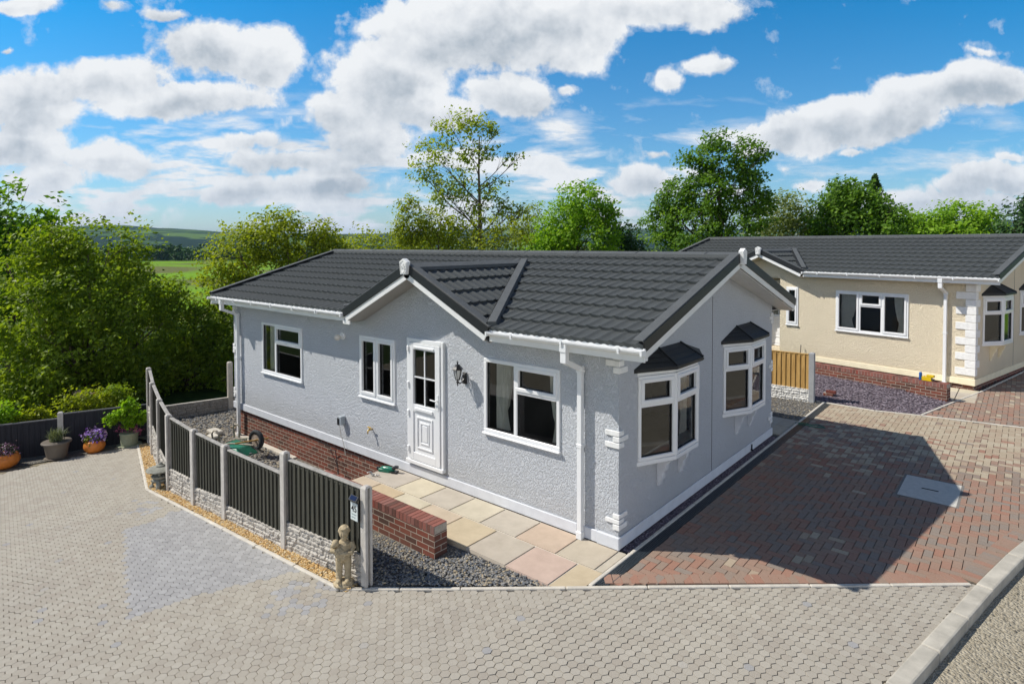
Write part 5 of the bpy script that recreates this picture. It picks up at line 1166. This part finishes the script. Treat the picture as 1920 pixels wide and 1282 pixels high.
branches('stem',(0,0,.25),L,1,.018,r,t,3);P,dd,ct=leafset(L,1500,.06,r,.3,.045);leafmesh('foliage',P,dd,ct,.085,LEAF[4],t,r);flowers(t,[(-.15,-.1,.34,.09),(.14,.12,.34,.08)],150,'pink',.04,r)
m=MB()
for k in range(14): a=k/14*6.283;m.ell((.183*math.cos(-.9)+.0+.0*a,.183*math.sin(-.9),.16),(.001,.001,.001),4,3)
# small things near the cream bungalow
t=simple('hose_coil',(.42,7.18,.004),'thin green hose lying across the drain at the far end of the block drive','hose')
m=MB();m.tube([(-.28,-.05,.01),(-.15,.06,.008),(.02,.02,.008),(.16,.12,.008),(.30,-.02,.008),(.14,-.10,.008),(-.08,-.07,.008),(-.2,-.12,.01)],.009,6);m.build('hose',plain('green_hose',(.02,.16,.11),.5,.4),t,smooth=True)
wl=lambda x,y:(2.44+math.cos(th2)*x-math.sin(th2)*y,11.34+math.sin(th2)*x+math.cos(th2)*y)
x,y=wl(-.44,.10);t=simple('yellow_tool_box',(x,y,.425),'small yellow case standing on the long low brick wall','tool case',rz=th2)
m=MB();m.box(-.12,-.05,0,.09,.06,.10);m.box(-.02,-.05,.10,.14,.05,.155);m.box(-.10,-.04,.10,-.06,.04,.115);m.build('case',plain('yellow_plastic',(.70,.48,.01),.4,.4),t,bevel=.008)
m=MB();m.tube([(.1,-.055,.06),(.16,-.055,.06)],.02,8);m.build('latch',M['seal'],t)
x,y=wl(-.60,.10);t=simple('blue_can',(x,y,.425),'blue spray can next to the yellow case on the long low brick wall','can')
m=MB();m.lathe([(.032,0),(.034,.01),(.034,.17),(.026,.19)],(0,0,0),14);m.build('can_body',plain('blue_tin',(.01,.10,.36),.3,.5),t);m=MB();m.lathe([(.02,.19),(.02,.21),(.012,.215)],(0,0,0),10);m.build('cap',plain('cream_cap',(.6,.58,.5),.4,.4),t)
t=simple('leaning_stick',w2(-4.13,-.36,-.10),'dark stick leaning on the cream wall behind the timber panel','stick',rz=th2)
m=MB();m.tube([(0,0,0),(-.07,.12,.28),(-.14,.28,.56)],[.012,.011,.012],7);m.tube([(-.14,.28,.56),(-.145,.29,.58)],.015,7);m.build('shaft',plain('dark_stick',(.06,.05,.045),.7,.3),t)
t=simple('loose_brick',(.12,10.12,.02),'dark red bricks lying on the plum slate beside the grey post','brick')
m=MB();m.box(-.12,-.06,0,.10,.05,.065);m.build('lower_brick',M['brick'],t,bevel=.004);m=MB();m.box(-.06,-.05,.066,.16,.055,.13);m.build('upper_brick',plain('dark_red_brick',(.16,.05,.04),.9,.2,.2,30),t,bevel=.004)
t=simple('cut_log',(-14.0,-2.1,.05),'orange sawn log end glimpsed in the shade of the hedge','log')
m=MB();m.tube([(-.5,0,0),(.15,.2,.0)],.12,12);m.build('bark_log',M['bark'],t);m=MB();m.tube([(.15,.2,0),(.156,.202,.0)],.115,12);m.build('sawn_end',plain('sawn_wood',(.60,.27,.06),.8,.2,.15,20),t)
# ------------------------------------------------------------------ terrain out to the hills
def terr(x,y):
    r=math.hypot(x+2,y-4)
    s=lambda a,b:max(0,min(1,(r-a)/(b-a)))**2*(3-2*max(0,min(1,(r-a)/(b-a))))
    az=math.atan2(-x,y)
    z=-.95-5.2*s(19,90)+1.2*s(200,380)*math.sin(az*5+1)-12*s(390,800)
    n=mn.fractal(Vector((x*.00035+3,y*.00035+1,0)),.8,2.2,5);n2=mn.fractal(Vector((x*.0012,y*.0012,4)),.9,2.1,4)
    hb=98+14*math.sin(az*3.1+.2)+14*math.sin(az*9+2)
    z+=s(900,3600)*(hb+45*n)+s(700,1500)*n2*20
    z+=s(900,2000)*(1-s(2300,3300))*18*max(0,math.sin(az*6+.5))
    return z
az0=R(40.4);A=[az0+R(a) for a in np.arange(-56,56.01,.4)];A+=[az0+R(56)+ (2*math.pi-R(112))*k/24 for k in range(1,24)]
Rr=[6,12,17,22,28,36,46,60,80,105,140,180,230,290,350,400,470,560,680,820,980,1150,1350,1560,1780,2000,2230,2460,2700,2950,3200,3460,3750,4100,4600,5300,6500,9000]
V=[(-2,4,-.95)];F=[];n=len(A)
for rr in Rr:
    for a in A: x=-2-rr*math.sin(a);y=4+rr*math.cos(a);V.append((x,y,terr(x,y)))
for j in range(n): F.append((0,1+j,1+(j+1)%n))
for i in range(len(Rr)-1):
    for j in range(n): F.append((1+i*n+j,1+(i+1)*n+j,1+(i+1)*n+(j+1)%n,1+i*n+(j+1)%n))
me=bpy.data.meshes.new('terrain');me.from_pydata(V,[],F);me.polygons.foreach_set('use_smooth',[True]*len(F));me.update()
g=NT('countryside');P=g.pos();sp=g.add('ShaderNodeSeparateXYZ');g.link(P,sp.inputs[0])
d=g.math('SQRT',g.math('ADD',g.math('MULTIPLY',sp.outputs[0],sp.outputs[0]),g.math('MULTIPLY',sp.outputs[1],sp.outputs[1])))
vo=g.add('ShaderNodeTexVoronoi');vo.inputs['Scale'].default_value=.0042;vo.inputs['Randomness'].default_value=.8;wv=g.noise(.004,3,.6,P);mx=g.add('ShaderNodeVectorMath',operation='MULTIPLY_ADD');g.link(wv.outputs['Color'],mx.inputs[0]);mx.inputs[1].default_value=(120,120,0);g.link(P,mx.inputs[2]);g.link(mx.outputs[0],vo.inputs['Vector'])
sc=g.add('ShaderNodeSeparateColor');g.link(vo.outputs['Color'],sc.inputs[0])
fld=g.ramp(sc.outputs[0],[(0,(.035,.075,.018)),(.35,(.075,.14,.03)),(.6,(.11,.18,.035)),(.8,(.14,.19,.05)),(1,(.30,.27,.11))])
v2=g.add('ShaderNodeTexVoronoi');v2.feature='DISTANCE_TO_EDGE';v2.inputs['Scale'].default_value=.0042;v2.inputs['Randomness'].default_value=.8;g.link(mx.outputs[0],v2.inputs['Vector'])
hd=g.ramp(v2.outputs['Distance'],[(.02,(1,1,1)),(.06,(0,0,0))]);wd=g.noise(.0022,5,.65,P);wm=g.ramp(wd.outputs[0],[(.47,(0,0,0)),(.52,(1,1,1))])
far=g.mix(g.math('MAXIMUM',hd,wm),fld,(.012,.030,.012));gr=g.noise(.25,6,.7,P)
near=g.ramp(gr.outputs[0],[(.3,(.13,.26,.014)),(.7,(.20,.36,.025))]);st_=g.noise(.02,3,.6,P);near=g.mix(g.ramp(st_.outputs[0],[(.45,(0,0,0)),(.6,(1,1,1))]),near,(.14,.15,.05))
und=g.noise(3.,5,.7,P);under=g.ramp(und.outputs[0],[(.3,(.015,.03,.008)),(.7,(.05,.08,.02))])
c1=g.mix(g.ramp(g.math('DIVIDE',d,1000.),[(.36,(0,0,0)),(.42,(1,1,1))]),near,far);c1=g.mix(g.ramp(g.math('DIVIDE',d,100.),[(.45,(0,0,0)),(.7,(1,1,1))]),under,c1)
g.col(c1);g.rough(1.,.05);me.materials.append(g.m);o=bpy.data.objects.new('ground',me);COL.objects.link(o);struct(o)
# far wood belt at the end of the meadow
r=np.random.RandomState(77);L=[]
for k in range(420):
    a=az0+R(r.uniform(-30,46));rr=r.uniform(375,440);x=-2-rr*math.sin(a);y=4+rr*math.cos(a);s=r.uniform(2.5,5.0);L.append((x,y,terr(x,y)+s*.9,s))
P_,dd,ct=leafset(L,60000,1.,r,.8,.5,6);o=leafmesh('distant_wood',P_,dd,ct,1.5,LEAF[5],None,r,.8);tag(o,'dark distant wood along the far edge of the bright meadow','wood',kind='stuff')
L=[]
for k in range(260):
    a=az0+R(r.uniform(-46,46));rr=r.uniform(58,110);x=-2-rr*math.sin(a);y=4+rr*math.cos(a);s=r.uniform(1.2,2.4)
    dx=math.degrees(a-az0)
    if 22<dx<36: continue
    L.append((x,y,terr(x,y)+s*1.2,s));L.append((x+r.normal(0,1),y+r.normal(0,1),terr(x,y)+s*2.6,s*.8))
P_,dd,ct=leafset(L,90000,1.,r,.6,.3,6);o=leafmesh('distant_hedgerow',P_,dd,ct,.42,LEAF[0],None,r,.8);tag(o,'belt of mid-distance trees and hedges behind the gardens','wood',kind='stuff')
# ------------------------------------------------------------------ sky, sun, haze, camera
W=bpy.data.worlds.new('World');S.world=W;W.use_nodes=True;nt=W.node_tree;nt.nodes.clear()
class WN(NT):
    def __init__(s): s.t=nt;s.n=nt.nodes;s.l=nt.links
w=WN();out=w.add('ShaderNodeOutputWorld');bg=w.add('ShaderNodeBackground');w.link(bg.outputs[0],out.inputs[0])
SUN=Vector((-.735,-.52,1.)).normalized()
sky=w.add('ShaderNodeTexSky');sky.sky_type='NISHITA';sky.sun_disc=False;sky.sun_elevation=math.asin(SUN.z);sky.sun_rotation=math.atan2(SUN.x,SUN.y);sky.air_density=1.;sky.dust_density=.4;sky.ozone_density=2.
tc=w.add('ShaderNodeTexCoord');G=tc.outputs['Generated']
# direction -> gnomonic map around the heading of the view axis (azimuth 40.4 deg), clouds live on it
mp=w.add('ShaderNodeMapping');mp.vector_type='POINT';mp.inputs['Rotation'].default_value=(0,0,-az0);w.link(G,mp.inputs[0])
sx=w.add('ShaderNodeSeparateXYZ');w.link(mp.outputs[0],sx.inputs[0])
yy=w.math('MAXIMUM',sx.outputs[1],.05);u=w.math('DIVIDE',sx.outputs[0],yy);v=w.math('DIVIDE',sx.outputs[2],yy)
front=w.math('GREATER_THAN',sx.outputs[1],.12)
uv=w.add('ShaderNodeCombineXYZ');w.link(u,uv.inputs[0]);w.link(v,uv.inputs[1])
# blobs: (u,v,ru,rv,rot_deg,strength) in tangent units
BLOBS=[(-0.479, 0.317, 0.136, 0.068, -5, 1), (-0.4, 0.304, 0.082, 0.073, 0, 1), (-0.663, 0.269, 0.154, 0.054, 5, 0.95), (-0.55, 0.235, 0.236, 0.041, 0, 0.9), (-0.786, 0.235, 0.118, 0.073, 0, 0.9), (-0.805, 0.165, 0.127, 0.063, 0, 0.8), (-0.665, 0.139, 0.118, 0.045, -5, 0.85), (-0.753, 0.113, 0.109, 0.041, 0, 0.8), (-0.456, 0.095, 0.109, 0.034, 0, 0.8), (-0.35, 0.138, 0.181, 0.034, 0, 0.75), (-0.298, 0.103, 0.145, 0.036, 0, 0.8), (-0.428, 0.169, 0.082, 0.02, 0, 0.6), (-0.209, 0.269, 0.136, 0.1, 0, 1), (-0.095, 0.346, 0.218, 0.091, 0, 1), (0.036, 0.363, 0.236, 0.082, 0, 1), (0.21, 0.389, 0.236, 0.054, 0, 0.9), (-0.139, 0.212, 0.136, 0.045, 0, 0.9), (0.001, 0.242, 0.109, 0.059, -10, 0.9), (-0.227, 0.173, 0.118, 0.054, 0, 0.8), (-0.279, 0.217, 0.091, 0.054, 0, 0.8), (0.08, 0.32, 0.136, 0.054, 10, 0.8), (0.246, 0.268, 0.05, 0.032, 0, 0.8), (0.307, 0.294, 0.073, 0.025, 10, 0.55), (0.359, 0.295, 0.032, 0.018, 0, 0.45), (0.176, 0.302, 0.036, 0.018, 0, 0.3), (0.439, 0.18, 0.1, 0.045, 10, 0.9), (0.526, 0.193, 0.118, 0.056, 15, 1), (0.631, 0.21, 0.145, 0.063, 22, 1), (0.726, 0.254, 0.118, 0.054, 12, 1), (0.796, 0.258, 0.082, 0.045, -5, 0.95), (0.588, 0.167, 0.1, 0.027, 0, 0.7), (0.562, 0.147, 0.036, 0.009, 0, 0.6), (0.242, 0.142, 0.025, 0.013, 0, 0.55), (0.439, 0.128, 0.032, 0.018, 0, 0.5), (0.492, 0.102, 0.041, 0.016, 0, 0.6), (0.211, 0.102, 0.082, 0.032, 0, 0.8), (0.167, 0.054, 0.1, 0.018, 0, 0.7), (0.738, 0.097, 0.109, 0.036, 8, 0.85), (0.826, 0.097, 0.082, 0.036, 0, 0.85), (0.694, 0.071, 0.154, 0.032, 0, 0.85), (0.809, 0.057, 0.136, 0.032, 0, 0.8), (0.825, 0.136, 0.027, 0.009, 0, 0.4), (0.778, 0.319, 0.027, 0.007, 0, 0.3), (-0.808, 0.391, 0.082, 0.02, 0, 0.6), (-0.66, 0.39, 0.045, 0.018, 0, 0.5), (-0.565, 0.38, 0.054, 0.013, 0, 0.5), (-0.827, 0.313, 0.016, 0.009, 0, 0.6), (0.088, 0.251, 0.027, 0.016, 0, 0.5)]
CW=(6.6,6.75,6.9);CM=(5.5,5.75,6.05);CG=(3.2,3.65,4.15);SKS=(.20,.80,1.02)

acc=None
wn=w.noise(5.5,7,.62,uv.outputs[0],.0)
sm=w.noise(2.2,3,.5,uv.outputs[0])
off=w.add('ShaderNodeVectorMath',operation='MULTIPLY_ADD');w.link(wn.outputs['Color'],off.inputs[0]);off.inputs[1].default_value=(.10,.06,0);w.link(uv.outputs[0],off.inputs[2])
off2=w.add('ShaderNodeVectorMath',operation='SUBTRACT');w.link(off.outputs[0],off2.inputs[0]);off2.inputs[1].default_value=(.05,.03,0)
acc=None;shade=None
for (a,b,c,d,ro,stg) in BLOBS:
    m_=w.add('ShaderNodeMapping',vector_type='TEXTURE');m_.inputs['Location'].default_value=(a,b,0);m_.inputs['Rotation'].default_value=(0,0,R(ro));m_.inputs['Scale'].default_value=(c,d,1);w.link(off2.outputs[0],m_.inputs[0])
    gr_=w.add('ShaderNodeTexGradient',gradient_type='SPHERICAL');w.link(m_.outputs[0],gr_.inputs[0])
    q=w.math('MULTIPLY',gr_.outputs['Fac'],stg)
    acc=q if acc is None else w.math('MAXIMUM',acc,q)
    s_=w.add('ShaderNodeSeparateXYZ');w.link(m_.outputs[0],s_.inputs[0])
    h_=w.math('MULTIPLY',w.math('MULTIPLY_ADD',s_.outputs[1],-.6,.35),q)   # thick and low = grey
    shade=h_ if shade is None else w.math('MAXIMUM',shade,h_)
dt=w.noise(11.,9,.62,uv.outputs[0],.1)
uo=w.add('ShaderNodeVectorMath',operation='ADD');w.link(uv.outputs[0],uo.inputs[0]);uo.inputs[1].default_value=(-.010,.020,0);dt2=w.noise(11.,6,.62,uo.outputs[0],.1);rel=w.math('MULTIPLY',w.math('SUBTRACT',dt2.outputs[0],dt.outputs[0]),1.25)
# small stratocumulus rows towards the horizon
mh=w.add('ShaderNodeMapping');mh.inputs['Scale'].default_value=(4.2,17,1);mh.inputs['Location'].default_value=(4,2,0);w.link(uv.outputs[0],mh.inputs[0]);hn=w.noise(1.3,7,.58,mh.outputs[0],.2)
hm=w.ramp(v,[(0,(1,1,1)),(.17,(.55,.55,.55)),(.28,(0,0,0))]);hz=w.math('MULTIPLY',w.math('MULTIPLY_ADD',hn.outputs[0],3.2,-1.36),hm)
rt=w.ramp(w.math('MULTIPLY_ADD',u,.5,.5),[(.45,(1,1,1)),(.75,(.6,.6,.6))]);hz=w.math('MULTIPLY',hz,rt)
dens=w.math('MAXIMUM',w.math('ADD',acc,w.math('MULTIPLY_ADD',dt.outputs[0],1.45,-.77)),hz)
al=w.ramp(dens,[(.06,(0,0,0)),(.16,(.32,.32,.32)),(.29,(1,1,1))]);al=w.math('MULTIPLY',al,front)
back=w.noise(2.6,6,.6,G);ba=w.ramp(back.outputs[0],[(.46,(0,0,0)),(.56,(1,1,1))]);bz=w.add('ShaderNodeSeparateXYZ');w.link(G,bz.inputs[0]);ba=w.math('MULTIPLY',w.math('MULTIPLY',ba,w.ramp(bz.outputs[2],[(.22,(1,1,1)),(.42,(.08,.08,.08))])),w.math('SUBTRACT',1.,front))  # unseen low cloud added behind and beside the view to brighten shaded walls
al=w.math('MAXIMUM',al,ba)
gs=w.noise(4.2,5,.6,off.outputs[0]);sh=w.math('ADD',w.math('MULTIPLY',shade,1.8),w.math('MULTIPLY_ADD',gs.outputs[0],1.9,-1.0),clamp=True)
shh=w.math('ADD',w.math('ADD',sh,rel),w.math('MULTIPLY',w.math('MULTIPLY',hz,.8),w.math('MULTIPLY_ADD',wn.outputs[0],2.2,-.8)),clamp=True)
cc=w.ramp(shh,[(.05,CW),(.35,CM),(.85,CG)])
SKYK=w.mix(1.,sky.outputs[0],w.ramp(v,[(.0,(.78,.86,.92)),(.12,(.46,.78,.98)),(.40,(.08,.74,1.08)),(.60,(.08,.36,.58)),(1.,(.08,.32,.52))]),'MULTIPLY')
cc=w.mix(w.math('SUBTRACT',1.,front),cc,(17.,17.,17.2));fin=w.mix(al,SKYK,cc)  # added unseen cloud gets a much brighter colour than the visible ones
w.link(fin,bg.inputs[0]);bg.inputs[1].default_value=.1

hz_=MB();hz_.box(-9500,-9500,-140,9500,9500,190);hzm=bpy.data.materials.new('haze_air');hzm.use_nodes=True;q=hzm.node_tree;q.nodes.clear();qo=q.nodes.new('ShaderNodeOutputMaterial');qv=q.nodes.new('ShaderNodeVolumePrincipled');qv.inputs['Color'].default_value=(.42,.68,1.,1);qv.inputs['Density'].default_value=.000085;q.links.new(qv.outputs[0],qo.inputs['Volume'])
tag(hz_.build('haze',hzm),'thin pale blue haze filling the valley','haze',kind='stuff')
cam=bpy.data.cameras.new('Camera');co=bpy.data.objects.new('Camera',cam);COL.objects.link(co);S.camera=co
cam.sensor_width=36.;cam.lens=36.*1136.298/1920.;cam.shift_y=-153.284/1920.;cam.clip_end=20000;cam.clip_start=.05
yaw,pit,rol=R(40.379),R(-1.542),R(-.1163)
f=Vector((-math.sin(yaw)*math.cos(pit),math.cos(yaw)*math.cos(pit),math.sin(pit)));rr_=Vector((math.cos(yaw),math.sin(yaw),0));uu=rr_.cross(f)
r2=rr_*math.cos(rol)+uu*math.sin(rol);u2=-rr_*math.sin(rol)+uu*math.cos(rol)
from mathutils import Matrix
co.matrix_world=Matrix(((r2.x,u2.x,-f.x,3.8754),(r2.y,u2.y,-f.y,-6.6216),(r2.z,u2.z,-f.z,3.857),(0,0,0,1)))
sl_=bpy.data.lights.new('Sun','SUN');sl_.energy=3.6;sl_.angle=R(.53);sl_.color=(1.,.945,.85);so=bpy.data.objects.new('Sun',sl_);COL.objects.link(so);so.rotation_euler=SUN.to_track_quat('Z','Y').to_euler();so.location=(-10,-10,20)
S.view_settings.view_transform='Standard';S.view_settings.look='None';S.view_settings.exposure=.45;S.view_settings.gamma=1.
S.render.engine='CYCLES';S.cycles.max_bounces=8;S.cycles.transparent_max_bounces=16
